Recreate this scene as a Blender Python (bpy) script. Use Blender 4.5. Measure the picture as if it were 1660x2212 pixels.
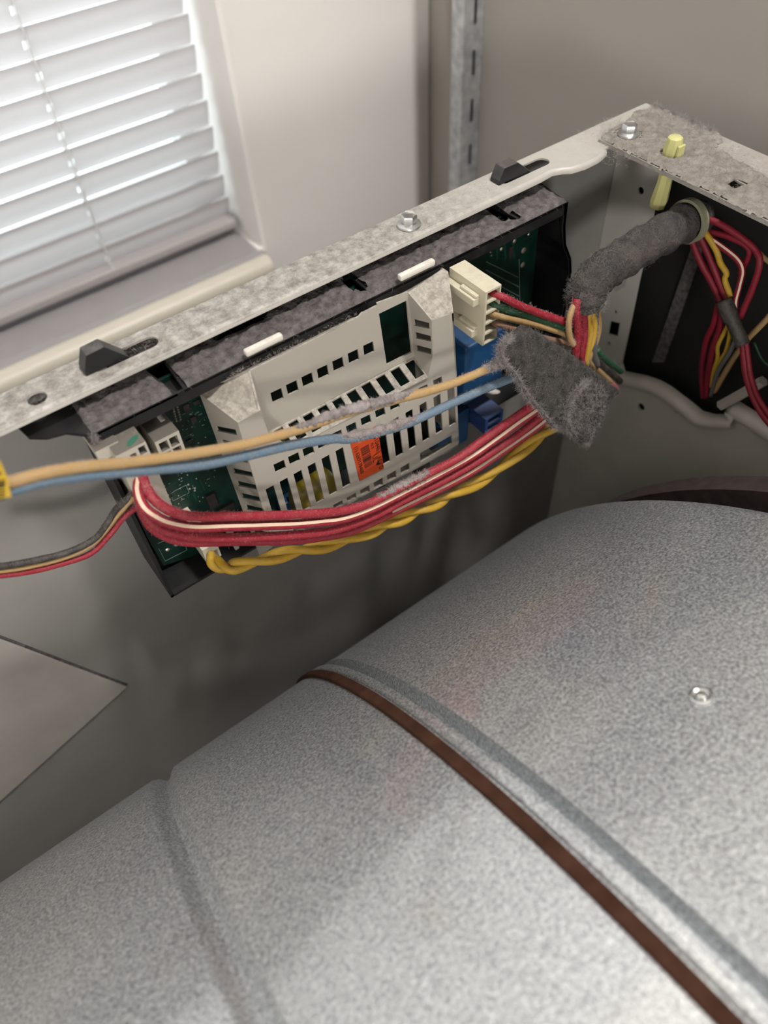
import bpy, bmesh, math, random
import numpy as np
from mathutils import Vector, Matrix, geometry
random.seed(7); rng = np.random.default_rng(7)
for o in list(bpy.data.objects): bpy.data.objects.remove(o)
S = bpy.context.scene; COL = S.collection

# ------------------------------------------------------------------ camera
# World: X runs along the dryer's side panel, Y goes from the drum through the panel to the window wall, Z is up.
# z = 0 is the top of the panel's rail; metres.
F = 1661.0
CAM = Vector((-0.18170105, -0.24249557, 0.18302084))
RT = Vector((0.8030940397, -0.5938784842, -0.0484593577))
UP = Vector((0.4897442344, 0.6115699460, 0.6213958369))
FW = Vector((0.3393973309, 0.5227719840, -0.7819967420))
cd = bpy.data.cameras.new('camera'); cam = bpy.data.objects.new('camera', cd); COL.objects.link(cam)
cd.sensor_fit = 'VERTICAL'; cd.sensor_height = 36.0; cd.sensor_width = 27.0
cd.lens = F / 2212 * 36.0
cd.clip_start = 0.005; cd.clip_end = 60
cam.matrix_world = Matrix(((RT.x, UP.x, -FW.x, CAM.x), (RT.y, UP.y, -FW.y, CAM.y), (RT.z, UP.z, -FW.z, CAM.z), (0, 0, 0, 1)))
cd.dof.use_dof = True; cd.dof.focus_distance = 0.335; cd.dof.aperture_fstop = 7.6
S.camera = cam

# ------------------------------------------------------------------ world, light, exposure
S.view_settings.view_transform = 'Standard'; S.view_settings.look = 'None'
S.view_settings.gamma = 1.0; S.view_settings.use_curve_mapping = False
S.view_settings.exposure = 0.08
W = bpy.data.worlds.new('sky'); S.world = W; W.use_nodes = True
bg = W.node_tree.nodes['Background']; bg.inputs[0].default_value = (0.86, 0.95, 1.0, 1); bg.inputs[1].default_value = 3.0

def area(name, loc, target, size, power, color, size_y=None):
    l = bpy.data.lights.new(name, 'AREA'); l.energy = power; l.color = color
    l.shape = 'RECTANGLE' if size_y else 'DISK'; l.size = size
    if size_y: l.size_y = size_y
    o = bpy.data.objects.new(name, l); COL.objects.link(o); o.location = loc
    o.rotation_euler = (Vector(target) - Vector(loc)).to_track_quat('-Z', 'Y').to_euler()
    return o
area('ceiling_lamp', (0.24, -0.50, 1.47), (0.0, -0.1, 0), 0.18, 24.0, (1.0, 0.96, 0.92))
area('hall_lamp', (-1.15, -1.85, 0.54), (0.16, 0.01, 0), 0.34, 15.0, (1.0, 0.955, 0.90))
area('daylight', (-0.35, 0.62, 0.42), (-0.30, 0.0, 0.25), 1.0, 24.0, (0.95, 0.97, 1.0), 1.3)

# ------------------------------------------------------------------ helpers
def at(px, py, ax, val):
    """the point on the plane <axis ax> = val that the photograph shows at pixel (px, py)"""
    d = RT * ((px - 830) / F) - UP * ((py - 1106) / F) + FW
    return CAM + d * ((val - CAM[ax]) / d[ax])
def atz(px, py, z=0.0): return at(px, py, 2, z)
def aty(px, py, y): return at(px, py, 1, y)
def atp(px, py, p0, n):
    d = RT * ((px - 830) / F) - UP * ((py - 1106) / F) + FW
    return CAM + d * ((p0 - CAM).dot(n) / d.dot(n))
def proj(p):
    q = p - CAM; z = q.dot(FW); return (830 + F * q.dot(RT) / z, 1106 - F * q.dot(UP) / z)
def depth(p): return (p - CAM).dot(FW)

class MB:
    def __init__(s): s.v = []; s.f = []
    def add(s, vs, fs):
        b = len(s.v); s.v += [tuple(v) for v in vs]; s.f += [tuple(b + i for i in f) for f in fs]; return s
    def box(s, a, b):
        x0, y0, z0 = a; x1, y1, z1 = b
        vs = [(x, y, z) for x in (x0, x1) for y in (y0, y1) for z in (z0, z1)]
        return s.add(vs, [(0, 1, 3, 2), (4, 6, 7, 5), (0, 4, 5, 1), (2, 3, 7, 6), (0, 2, 6, 4), (1, 5, 7, 3)])
    def hexa(s, q, ext):
        """a quad pushed along a vector"""
        e = Vector(ext); vs = [Vector(p) for p in q] + [Vector(p) + e for p in q]; n = len(q)
        return s.add(vs, [tuple(range(n)), tuple(range(2 * n - 1, n - 1, -1))] + [(i, i + n, (i + 1) % n + n, (i + 1) % n) for i in range(n)])
    def tube(s, pts, r, n=10, caps=True, twist=0):
        pts = [Vector(p) for p in pts]; m = len(pts); rr = r if hasattr(r, '__len__') else [r] * m
        t0 = (pts[1] - pts[0]).normalized(); a = t0.orthogonal().normalized(); vs = []
        for i in range(m):
            t = (pts[min(i + 1, m - 1)] - pts[max(i - 1, 0)]).normalized()
            a = (a - t * a.dot(t)).normalized(); b = t.cross(a)
            for k in range(n):
                g = 2 * math.pi * k / n; vs.append(pts[i] + (a * math.cos(g) + b * math.sin(g)) * rr[i])
        fs = [(i * n + k, i * n + (k + 1) % n, (i + 1) * n + (k + 1) % n, (i + 1) * n + k) for i in range(m - 1) for k in range(n)]
        if caps: fs += [tuple(range(n - 1, -1, -1)), tuple(range((m - 1) * n, m * n))]
        return s.add(vs, fs)
    def plate(s, outer, holes, thick, inward):
        """flat sheet with holes, outline points in 3D, thickness along the vector 'inward'"""
        o0 = Vector(outer[0]); n = Vector(inward).normalized()
        u = n.orthogonal().normalized(); w = n.cross(u)
        loops = [outer] + list(holes); P2 = []; E = []; FC = []
        for L in loops:
            b = len(P2); k = len(L)
            pp = [Vector(((Vector(p) - o0).dot(u) * 1000, (Vector(p) - o0).dot(w) * 1000)) for p in L]
            if sum(pp[i].x * pp[(i + 1) % k].y - pp[(i + 1) % k].x * pp[i].y for i in range(k)) < 0: pp.reverse()
            P2 += pp; FC.append(list(range(b, b + k)))
        V, Ed, Fs, ov, oe, of = geometry.delaunay_2d_cdt(P2, [], FC, 2, 1e-6)
        V3 = [o0 + u * (p.x / 1000) + w * (p.y / 1000) for p in V]; m = len(V3); th = n * thick
        cnt = {}
        for f in Fs:
            for i in range(len(f)):
                a, b = f[i], f[(i + 1) % len(f)]; cnt[(a, b)] = cnt.get((a, b), 0) + 1
        fs = [tuple(reversed(f)) for f in Fs] + [tuple(i + m for i in f) for f in Fs]
        for (a, b) in cnt:
            if (b, a) not in cnt: fs.append((a, b, b + m, a + m))
        return s.add(V3 + [p + th for p in V3], fs)
    def build(s, name, mat, parent=None, smooth=False, bevel=0, seg=2, wn=False):
        me = bpy.data.meshes.new(name); me.from_pydata(s.v, [], s.f); me.validate(); me.update()
        bm = bmesh.new(); bm.from_mesh(me); bmesh.ops.recalc_face_normals(bm, faces=bm.faces)
        if bevel:
            ed = [e for e in bm.edges if len(e.link_faces) == 2 and e.calc_face_angle(0) > 0.6]
            bmesh.ops.bevel(bm, geom=ed, offset=bevel, segments=seg, affect='EDGES', profile=0.5, clamp_overlap=True)
        bm.to_mesh(me); bm.free()
        if smooth:
            for p in me.polygons: p.use_smooth = True
            if smooth != 'all': me.set_sharp_from_angle(angle=math.radians(38))
        o = bpy.data.objects.new(name, me); COL.objects.link(o); me.materials.append(mat)
        if parent: o.parent = parent
        return o

def empty(name, loc=(0, 0, 0)):
    o = bpy.data.objects.new(name, None); COL.objects.link(o); o.empty_display_size = 0.01
    return o                         # parts are built in world coordinates, so the empty stays at the origin of the dryer's frame
def tag(o, label=None, cat=None, group=None, kind=None):
    if label: o['label'] = label
    if cat: o['category'] = cat
    if group: o['group'] = group
    if kind: o['kind'] = kind
    return o
def curve(pts, n=8):
    """Catmull-Rom through the points"""
    P = [Vector(p) for p in pts]; P = [P[0] * 2 - P[1]] + P + [P[-1] * 2 - P[-2]]; out = []
    for i in range(1, len(P) - 2):
        a, b, c, d = P[i - 1:i + 3]
        for k in range(n):
            t = k / n
            out.append(0.5 * ((2 * b) + (c - a) * t + (2 * a - 5 * b + 4 * c - d) * t * t + (3 * b - a - 3 * c + d) * t ** 3))
    return out + [P[-2]]
def fuzz(name, mat, parent, pts, nrm, length=0.0022, rad=0.00003, curl=0.9, lay=0.7, kind=True):
    """loose lint fibres: curled hairs rooted at pts; three-sided, five joints"""
    pts = np.asarray(pts, float); nrm = np.asarray(nrm, float); N = len(pts); K = 5
    L = length * rng.uniform(.35, 1.3, N)
    d = nrm * (1 - lay) + rng.normal(0, 1, (N, 3)) * lay * .75; d /= np.linalg.norm(d, axis=1, keepdims=True) + 1e-9
    c = rng.normal(0, 1, (N, 3)) * curl; path = np.zeros((N, K, 3)); p = pts.copy()
    for k in range(K):
        path[:, k] = p; d = d + c * (.5) + rng.normal(0, .35, (N, 3)) * curl; inn = (d * nrm).sum(1, keepdims=True)
        d = d - nrm * np.minimum(inn, 0) * 1.1
        d /= np.linalg.norm(d, axis=1, keepdims=True) + 1e-9; p = p + d * (L / (K - 1))[:, None]
    a = np.cross(d, rng.normal(0, 1, (N, 3))); a /= np.linalg.norm(a, axis=1, keepdims=True) + 1e-9; b = np.cross(d, a)
    V = np.zeros((N, K, 3, 3))
    for j in range(3):
        g = 2 * math.pi * j / 3; V[:, :, j] = path + ((a * math.cos(g) + b * math.sin(g)) * rad)[:, None, :]
    V = V.reshape(-1, 3); base = (np.arange(N) * K * 3)[:, None, None]
    q = np.array([[k * 3 + j, k * 3 + (j + 1) % 3, (k + 1) * 3 + (j + 1) % 3, (k + 1) * 3 + j] for k in range(K - 1) for j in range(3)])[None]
    Fq = (base + q).reshape(-1, 4)
    me = bpy.data.meshes.new(name); me.vertices.add(len(V)); me.vertices.foreach_set('co', V.astype(np.float32).ravel())
    me.loops.add(Fq.size); me.loops.foreach_set('vertex_index', Fq.astype(np.int32).ravel())
    me.polygons.add(len(Fq)); me.polygons.foreach_set('loop_start', (np.arange(len(Fq)) * 4).astype(np.int32))
    me.update(calc_edges=True); me.materials.append(mat)
    o = bpy.data.objects.new(name, me); COL.objects.link(o)
    if parent: o.parent = parent
    if kind: o['kind'] = 'stuff'
    return o
def scatter(o, n, up=None, minz=-2):
    """n random points and normals on a mesh"""
    me = o.data; me.calc_loop_triangles(); T = me.loop_triangles
    V = np.array([v.co[:] for v in me.vertices]); I = np.array([t.vertices[:] for t in T]); Nn = np.array([t.normal[:] for t in T])
    A = np.array([t.area for t in T]) * (Nn[:, 2] > minz)
    k = rng.choice(len(I), n, p=A / A.sum()); r1 = np.sqrt(rng.random(n))[:, None]; r2 = rng.random(n)[:, None]
    P = V[I[k, 0]] * (1 - r1) + V[I[k, 1]] * (r1 * (1 - r2)) + V[I[k, 2]] * (r1 * r2)
    return P, Nn[k]
def along(path, r, n, up_bias=0.4, rng_t=(0, 1)):
    """random points on a wire's skin, more on its upper side"""
    m = len(path); out = []; nr = []
    for _ in range(n):
        t = rng.uniform(*rng_t) * (m - 1.001); i = int(t); p = path[i].lerp(path[i + 1], t - i)
        tg = (path[i + 1] - path[i]).normalized(); v = Vector(rng.normal(0, 1, 3)) + Vector((0, 0, 1)) * up_bias * 3
        v = (v - tg * v.dot(tg)).normalized(); out.append(p + v * r); nr.append(v)
    return out, nr

# ------------------------------------------------------------------ materials
def mat(name, col, rough=0.5, metal=0.0, var=0.0, scale=60.0, bump=0.0, bscale=None, dust=0.0, dcol=(0.34, 0.31, 0.29), dscale=70, sheen=0, trans=0, spec=0.5, fade=None, col2=None, dlo=0.42, dhi=0.62, upw=False, coords='Object'):
    m = bpy.data.materials.new(name); m.use_nodes = True; nt = m.node_tree; N = nt.nodes; L = nt.links; b = N['Principled BSDF']
    b.inputs['Roughness'].default_value = rough; b.inputs['Metallic'].default_value = metal; b.inputs['Specular IOR Level'].default_value = spec
    tc = N.new('ShaderNodeTexCoord'); out = None
    def rgb(c): return (c[0], c[1], c[2], 1)
    cs = None
    if var or col2:
        nz = N.new('ShaderNodeTexNoise'); nz.inputs['Scale'].default_value = scale; nz.inputs['Detail'].default_value = 5; L.new(tc.outputs[coords], nz.inputs['Vector'])
        rp = N.new('ShaderNodeValToRGB'); L.new(nz.outputs['Fac'], rp.inputs[0])
        c1 = col2 if col2 else [min(1, c * (1 + var)) for c in col]; c0 = col if col2 else [c * (1 - var) for c in col]
        rp.color_ramp.elements[0].position = 0.33; rp.color_ramp.elements[1].position = 0.67
        rp.color_ramp.elements[0].color = rgb(c0); rp.color_ramp.elements[1].color = rgb(c1); cs = rp.outputs[0]
    if dust:
        nd = N.new('ShaderNodeTexNoise'); nd.inputs['Scale'].default_value = dscale; nd.inputs['Detail'].default_value = 8; nd.inputs['Roughness'].default_value = 0.75; L.new(tc.outputs[coords], nd.inputs['Vector'])
        mr = N.new('ShaderNodeMapRange'); mr.inputs[1].default_value = dlo; mr.inputs[2].default_value = dhi; mr.inputs[4].default_value = dust; L.new(nd.outputs['Fac'], mr.inputs[0]); fac = mr.outputs[0]
        if upw:      # lint settles on faces that look up
            ge = N.new('ShaderNodeNewGeometry'); sx = N.new('ShaderNodeSeparateXYZ'); L.new(ge.outputs['True Normal'], sx.inputs[0])
            m2 = N.new('ShaderNodeMapRange'); m2.inputs[1].default_value = 0.2; m2.inputs[2].default_value = 0.8; L.new(sx.outputs['Z'], m2.inputs[0])
            mu = N.new('ShaderNodeMath'); mu.operation = 'MULTIPLY'; L.new(fac, mu.inputs[0]); L.new(m2.outputs[0], mu.inputs[1]); fac = mu.outputs[0]
        if fade:     # less dust towards +X
            sp_ = N.new('ShaderNodeSeparateXYZ'); L.new(tc.outputs['Object'], sp_.inputs[0]); m3 = N.new('ShaderNodeMapRange')
            m3.inputs[1].default_value = fade[0]; m3.inputs[2].default_value = fade[1]; m3.inputs[3].default_value = 1; m3.inputs[4].default_value = fade[2]; L.new(sp_.outputs['X'], m3.inputs[0])
            m4 = N.new('ShaderNodeMath'); m4.operation = 'MULTIPLY'; L.new(fac, m4.inputs[0]); L.new(m3.outputs[0], m4.inputs[1]); fac = m4.outputs[0]
        mx = N.new('ShaderNodeMix'); mx.data_type = 'RGBA'; L.new(fac, mx.inputs['Factor'])
        if cs: L.new(cs, mx.inputs[6])
        else: mx.inputs[6].default_value = rgb(col)
        mx.inputs[7].default_value = rgb(dcol); cs = mx.outputs[2]
        r2 = N.new('ShaderNodeMapRange'); r2.inputs[3].default_value = rough; r2.inputs[4].default_value = 0.9; L.new(fac, r2.inputs[0]); L.new(r2.outputs[0], b.inputs['Roughness'])
    if cs: L.new(cs, b.inputs['Base Color'])
    else: b.inputs['Base Color'].default_value = rgb(col)
    if bump:
        nb = N.new('ShaderNodeTexNoise'); nb.inputs['Scale'].default_value = bscale or scale; nb.inputs['Detail'].default_value = 6; L.new(tc.outputs[coords], nb.inputs['Vector'])
        bp = N.new('ShaderNodeBump'); bp.inputs['Strength'].default_value = bump; bp.inputs['Distance'].default_value = 0.001; L.new(nb.outputs['Fac'], bp.inputs['Height']); L.new(bp.outputs[0], b.inputs['Normal'])
    if sheen: b.inputs['Sheen Weight'].default_value = sheen; b.inputs['Sheen Roughness'].default_value = 0.6
    return m
M = {}
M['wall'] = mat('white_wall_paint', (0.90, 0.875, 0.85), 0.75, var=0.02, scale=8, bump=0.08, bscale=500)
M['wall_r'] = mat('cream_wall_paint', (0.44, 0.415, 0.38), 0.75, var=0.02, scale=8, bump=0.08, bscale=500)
M['ceil'] = mat('ceiling_paint', (0.80, 0.78, 0.74), 0.8)
M['floor'] = mat('floor_tile', (0.25, 0.22, 0.19), 0.5, var=0.1)
M['sill'] = mat('cream_sill_paint', (0.64, 0.60, 0.51), 0.4, var=0.02)
M['vinyl'] = mat('white_vinyl', (0.82, 0.84, 0.84), 0.35)
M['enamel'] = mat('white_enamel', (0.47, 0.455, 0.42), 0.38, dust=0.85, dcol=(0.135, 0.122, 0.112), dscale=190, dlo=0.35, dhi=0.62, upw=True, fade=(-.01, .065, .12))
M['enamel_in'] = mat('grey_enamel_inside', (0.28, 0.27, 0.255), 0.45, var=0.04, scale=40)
M['lipw'] = mat('white_lip_enamel', (0.60, 0.57, 0.53), 0.4, var=0.05, scale=120)
M['pad'] = mat('grey_board_pad', (0.40, 0.375, 0.345), 0.8, var=0.05, scale=60)
M['bracket'] = mat('dusty_galvanised_bracket', (0.46, 0.45, 0.42), 0.45, 0.3, dust=0.95, dcol=(0.37, 0.345, 0.315), dscale=110, dlo=0.30, dhi=0.5, bump=0.5, bscale=900)
M['black'] = mat('black_plastic', (0.007, 0.007, 0.008), 0.5, dust=0.35, dcol=(0.040, 0.034, 0.031), dscale=90, dlo=0.5, dhi=0.7)
M['hook'] = mat('black_hook_plastic', (0.012, 0.012, 0.014), 0.5, dust=0.75, dcol=(0.16, 0.145, 0.14), dscale=120, dlo=0.3, dhi=0.6, upw=True)
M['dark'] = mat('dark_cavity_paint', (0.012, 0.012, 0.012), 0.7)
M['pcb'] = mat('green_solder_mask', (0.0025, 0.024, 0.017), 0.35, var=0.35, scale=160)
M['pcb2'] = mat('green_trace', (0.006, 0.050, 0.035), 0.3)
M['silk'] = mat('white_silkscreen', (0.14, 0.19, 0.16), 0.6)
M['solder'] = mat('solder', (0.72, 0.66, 0.55), 0.3, 0.85)
M['chip'] = mat('black_chip', (0.018, 0.015, 0.014), 0.5, dust=0.4, dcol=(0.09, 0.07, 0.06))
M['cover'] = mat('ivory_cover_plastic', (0.43, 0.405, 0.355), 0.5, dust=0.8, dcol=(0.20, 0.178, 0.155), dscale=300, dlo=0.40, dhi=0.60, upw=True, bump=0.03, bscale=400)
M['nylon'] = mat('ivory_nylon', (0.60, 0.56, 0.43), 0.4, dust=0.4, dcol=(0.40, 0.37, 0.31), dscale=220, upw=True)
M['nylon_d'] = mat('dusty_ivory_nylon', (0.50, 0.47, 0.40), 0.5, dust=0.9, dcol=(0.09, 0.08, 0.07), dscale=60, dlo=0.24, dhi=0.44, upw=True)
M['tabw'] = mat('white_tab_plastic', (0.72, 0.69, 0.62), 0.45, dust=0.6, dcol=(0.45, 0.41, 0.38), dscale=260, upw=True)
M['relay'] = mat('blue_relay_plastic', (0.012, 0.065, 0.17), 0.4, dust=0.35, dcol=(0.07, 0.08, 0.10), dscale=80, upw=True)
M['bluecon'] = mat('dull_blue_connector', (0.030, 0.075, 0.24), 0.5, dust=0.7, dcol=(0.09, 0.085, 0.095), dscale=80, dlo=0.3, dhi=0.6, upw=True)
M['felt'] = mat('grey_lint_felt', (0.062, 0.054, 0.055), 0.95, col2=(0.150, 0.135, 0.135), scale=330, bump=1.0, bscale=700)
M['lint'] = mat('lint_fibre', (0.17, 0.152, 0.152), 0.9, col2=(0.33, 0.295, 0.29), scale=150, sheen=0.3)
M['matf'] = mat('pale_mat_fibre', (0.26, 0.235, 0.21), 0.9, col2=(0.38, 0.345, 0.31), scale=180)
M['clot'] = mat('grey_pink_lint_clot', (0.17, 0.148, 0.147), 0.95, col2=(0.34, 0.30, 0.30), scale=330, bump=1.0, bscale=700)
M['lint_d'] = mat('dark_lint_fibre', (0.045, 0.040, 0.037), 0.9, col2=(0.22, 0.20, 0.18), scale=200, sheen=0.3)
M['lint_l'] = mat('pale_lint_fibre', (0.50, 0.44, 0.41), 0.9, sheen=0.2)
M['lint_pink'] = mat('pink_dust_fibre', (0.62, 0.30, 0.31), 0.9)
M['tape'] = mat('dark_felt_tape', (0.018, 0.016, 0.015), 0.95, col2=(0.062, 0.055, 0.050), scale=260, bump=1.0, bscale=900)
M['sleeve'] = mat('lint_coated_black_sleeve', (0.014, 0.013, 0.014), 0.6, dust=1.0, dcol=(0.075, 0.064, 0.060), dscale=80, dlo=0.34, dhi=0.62, bump=0.9, bscale=800)
def wire(n, c, d=0.55, dc=(0.45, 0.40, 0.37)): return mat(n, c, 0.5, dust=d, dcol=dc, dscale=300, dlo=0.40, dhi=0.75, bump=0.25, bscale=1500)
M['tan'] = wire('tan_wire', (0.42, 0.265, 0.10), 0.45, (0.36, 0.29, 0.22))
M['blue'] = wire('grey_blue_wire', (0.105, 0.175, 0.25), 0.5, (0.23, 0.235, 0.24))
M['red'] = wire('red_wire', (0.27, 0.006, 0.020), 0.42, (0.34, 0.085, 0.095))
M['red_shade'] = wire('shaded_red_wire', (0.20, 0.004, 0.018), 0.15, (0.25, 0.05, 0.06))  # darker red with little dust: the bracket's shade put into the colour
M['stripe'] = mat('cream_stripe', (0.74, 0.56, 0.42), 0.6)
M['yellow'] = wire('yellow_wire', (0.50, 0.30, 0.010), 0.4, (0.42, 0.32, 0.16))
M['greenw'] = wire('green_wire', (0.012, 0.075, 0.032), 0.3, (0.10, 0.13, 0.10))
M['brown'] = wire('brown_wire', (0.24, 0.13, 0.075), 0.5, (0.33, 0.25, 0.20))
M['blackw'] = wire('black_wire', (0.020, 0.018, 0.017), 0.6, (0.16, 0.135, 0.115))
M['greyw'] = wire('grey_wire', (0.11, 0.115, 0.115), 0.3, (0.2, 0.19, 0.18))
M['tagy'] = mat('yellow_tag', (0.66, 0.43, 0.03), 0.4)
M['ink'] = mat('black_ink', (0.012, 0.010, 0.010), 0.6)
M['ink2'] = mat('faded_ink', (0.10, 0.022, 0.012), 0.6)
M['orange'] = mat('orange_sticker_paper', (0.55, 0.065, 0.012), 0.5, var=0.05, scale=90)
M['tie'] = mat('pale_green_nylon', (0.56, 0.55, 0.24), 0.4, var=0.06, scale=120)
M['ring'] = mat('grey_green_nylon', (0.27, 0.27, 0.19), 0.5)
M['zinc'] = mat('zinc_plated_steel', (0.62, 0.63, 0.62), 0.28, 0.95, var=0.08, scale=500)
M['standard'] = mat('galvanised_upright', (0.42, 0.45, 0.48), 0.45, 0.7, col2=(0.68, 0.70, 0.72), scale=130)
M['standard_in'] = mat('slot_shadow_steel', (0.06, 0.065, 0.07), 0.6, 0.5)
M['felt_seal'] = mat('brown_felt_seal', (0.035, 0.022, 0.020), 0.95, var=0.3, scale=200)
M['grease'] = mat('copper_yellow_winding', (0.22, 0.165, 0.01), 0.5)

def slat_mat():
    m = bpy.data.materials.new('white_vinyl_slat'); m.use_nodes = True; nt = m.node_tree; N = nt.nodes; L = nt.links
    b = N['Principled BSDF']; b.inputs['Base Color'].default_value = (0.53, 0.498, 0.503, 1); b.inputs['Roughness'].default_value = 0.4
    t = N.new('ShaderNodeBsdfTranslucent'); t.inputs[0].default_value = (0.80, 0.76, 0.76, 1)
    x = N.new('ShaderNodeMixShader'); x.inputs[0].default_value = 0.20
    L.new(b.outputs[0], x.inputs[1]); L.new(t.outputs[0], x.inputs[2]); L.new(x.outputs[0], N['Material Output'].inputs[0]); return m
M['slat'] = slat_mat()
def glass_mat():
    m = bpy.data.materials.new('window_glass'); m.use_nodes = True; nt = m.node_tree; N = nt.nodes; L = nt.links; N.remove(N['Principled BSDF'])
    t = N.new('ShaderNodeBsdfTransparent'); t.inputs[0].default_value = (0.95, 0.98, 0.97, 1); g = N.new('ShaderNodeBsdfGlossy'); g.inputs['Roughness'].default_value = 0.02
    fr = N.new('ShaderNodeFresnel'); x = N.new('ShaderNodeMixShader'); L.new(fr.outputs[0], x.inputs[0])
    L.new(t.outputs[0], x.inputs[1]); L.new(g.outputs[0], x.inputs[2]); L.new(x.outputs[0], N['Material Output'].inputs[0]); return m
M['glass'] = glass_mat()
def galv_mat():
    """galvanised sheet: a smooth zinc film with frosted grain scattered through it"""
    m = bpy.data.materials.new('galvanised_drum_steel'); m.use_nodes = True; nt = m.node_tree; N = nt.nodes; L = nt.links; b = N['Principled BSDF']
    tc = N.new('ShaderNodeTexCoord')
    v = N.new('ShaderNodeTexNoise'); v.inputs['Scale'].default_value = 1000; v.inputs['Detail'].default_value = 3; v.inputs['Roughness'].default_value = 0.65; L.new(tc.outputs['Object'], v.inputs['Vector'])
    r = N.new('ShaderNodeValToRGB'); r.color_ramp.elements[0].position = 0.36; r.color_ramp.elements[1].position = 0.66
    r.color_ramp.elements[0].color = (0.32, 0.345, 0.375, 1); r.color_ramp.elements[1].color = (0.93, 0.98, 1.0, 1); L.new(v.outputs['Fac'], r.inputs[0]); L.new(r.outputs[0], b.inputs['Base Color'])
    b.inputs['Metallic'].default_value = 0.82; b.inputs['Roughness'].default_value = 0.50
    bp = N.new('ShaderNodeBump'); bp.inputs['Strength'].default_value = 1.0; bp.inputs['Distance'].default_value = 0.0005; L.new(v.outputs['Fac'], bp.inputs['Height']); L.new(bp.outputs[0], b.inputs['Normal'])
    g = N.new('ShaderNodeBsdfGlossy'); g.inputs['Color'].default_value = (0.55, 0.547, 0.54, 1); g.inputs['Roughness'].default_value = 0.17
    x = N.new('ShaderNodeMixShader'); x.inputs[0].default_value = 0.35; L.new(b.outputs[0], x.inputs[1]); L.new(g.outputs[0], x.inputs[2]); L.new(x.outputs[0], N['Material Output'].inputs[0])
    return m
M['galv'] = galv_mat()
def belt_mat():
    m = mat('brown_rubber_belt', (0.055, 0.026, 0.017), 0.95, spec=0.08, var=0.25, scale=120); nt = m.node_tree; N = nt.nodes; L = nt.links
    tc = N.new('ShaderNodeTexCoord'); w = N.new('ShaderNodeTexVoronoi'); w.inputs['Scale'].default_value = 1500; L.new(tc.outputs['Object'], w.inputs['Vector'])
    bp = N.new('ShaderNodeBump'); bp.inputs['Strength'].default_value = 0.6; bp.inputs['Distance'].default_value = 0.0003; L.new(w.outputs['Distance'], bp.inputs['Height']); L.new(bp.outputs[0], N['Principled BSDF'].inputs['Normal']); return m
M['belt'] = belt_mat()

# ------------------------------------------------------------------ room shell
YW, XR, ZS = 0.35, 0.292, -0.222          # window wall face, right wall face, window sill height
ZF, ZC, XL, YF = -0.95, 1.60, -1.7, -2.3
WX0, WX1, WZ1 = -0.72, 0.0925, 0.95        # window opening
def struct(o): o['kind'] = 'structure'; return o
T = 0.16
struct(MB().plate([(XL, YW, ZF), (XR, YW, ZF), (XR, YW, ZC), (XL, YW, ZC)], [[(WX0, YW, ZS), (WX1, YW, ZS), (WX1, YW, WZ1), (WX0, YW, WZ1)]], T, (0, 1, 0)).build('wall_back', M['wall'], bevel=0.004, seg=3, smooth=True))
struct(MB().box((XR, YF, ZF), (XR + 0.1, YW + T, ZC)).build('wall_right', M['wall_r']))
struct(MB().box((XL - 0.1, YF, ZF), (XL, YW + T, ZC)).build('wall_left', M['wall']))
struct(MB().box((XL - 0.1, YF - 0.1, ZF), (XR + 0.1, YF, ZC)).build('wall_front', M['wall']))
struct(MB().box((XL - 0.1, YF - 0.1, ZC), (XR + 0.1, YW + T, ZC + 0.1)).build('ceiling', M['ceil']))
struct(MB().box((XL - 0.1, YF - 0.1, ZF - 0.1), (XR + 0.1, YW + T, ZF)).build('floor', M['floor']))
# window: frame, glazing bar, glass
wy = YW + 0.105
win = struct(MB().plate([(WX0, wy, ZS), (WX1, wy, ZS), (WX1, wy, WZ1), (WX0, wy, WZ1)],
    [[(WX0 + .035, wy, ZS + .04), (-.335, wy, ZS + .04), (-.335, wy, WZ1 - .035), (WX0 + .035, wy, WZ1 - .035)], [(-.30, wy, ZS + .04), (WX1 - .014, wy, ZS + .04), (WX1 - .014, wy, WZ1 - .035), (-.30, wy, WZ1 - .035)]], 0.04, (0, 1, 0)).build('window_1', M['vinyl']))
for a, b in ((WX0 + .03, -.33), (-.305, WX1 - .012)):
    MB().box((a, wy + .018, ZS + .035), (b, wy + .022, WZ1 - .03)).build('pane', M['glass'], win)
# sill: grey board in the recess, cream rounded nosing in front of it
M['sill_grey'] = mat('grey_sill_paint', (0.36, 0.345, 0.35), 0.5, var=0.03)
struct(MB().box((WX0 - .0005, YW - .004, ZS - .012), (WX1 - .0005, wy, ZS)).build('trim_1', M['sill_grey']))
ny, nz, nr = YW - .0125, ZS - .0085, .0115
MB().tube([(WX0 - .03, ny, nz), (WX1 - .004, ny, nz)], nr, 24).build('trim_2', M['sill'], smooth=True)['kind'] = 'structure'

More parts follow.
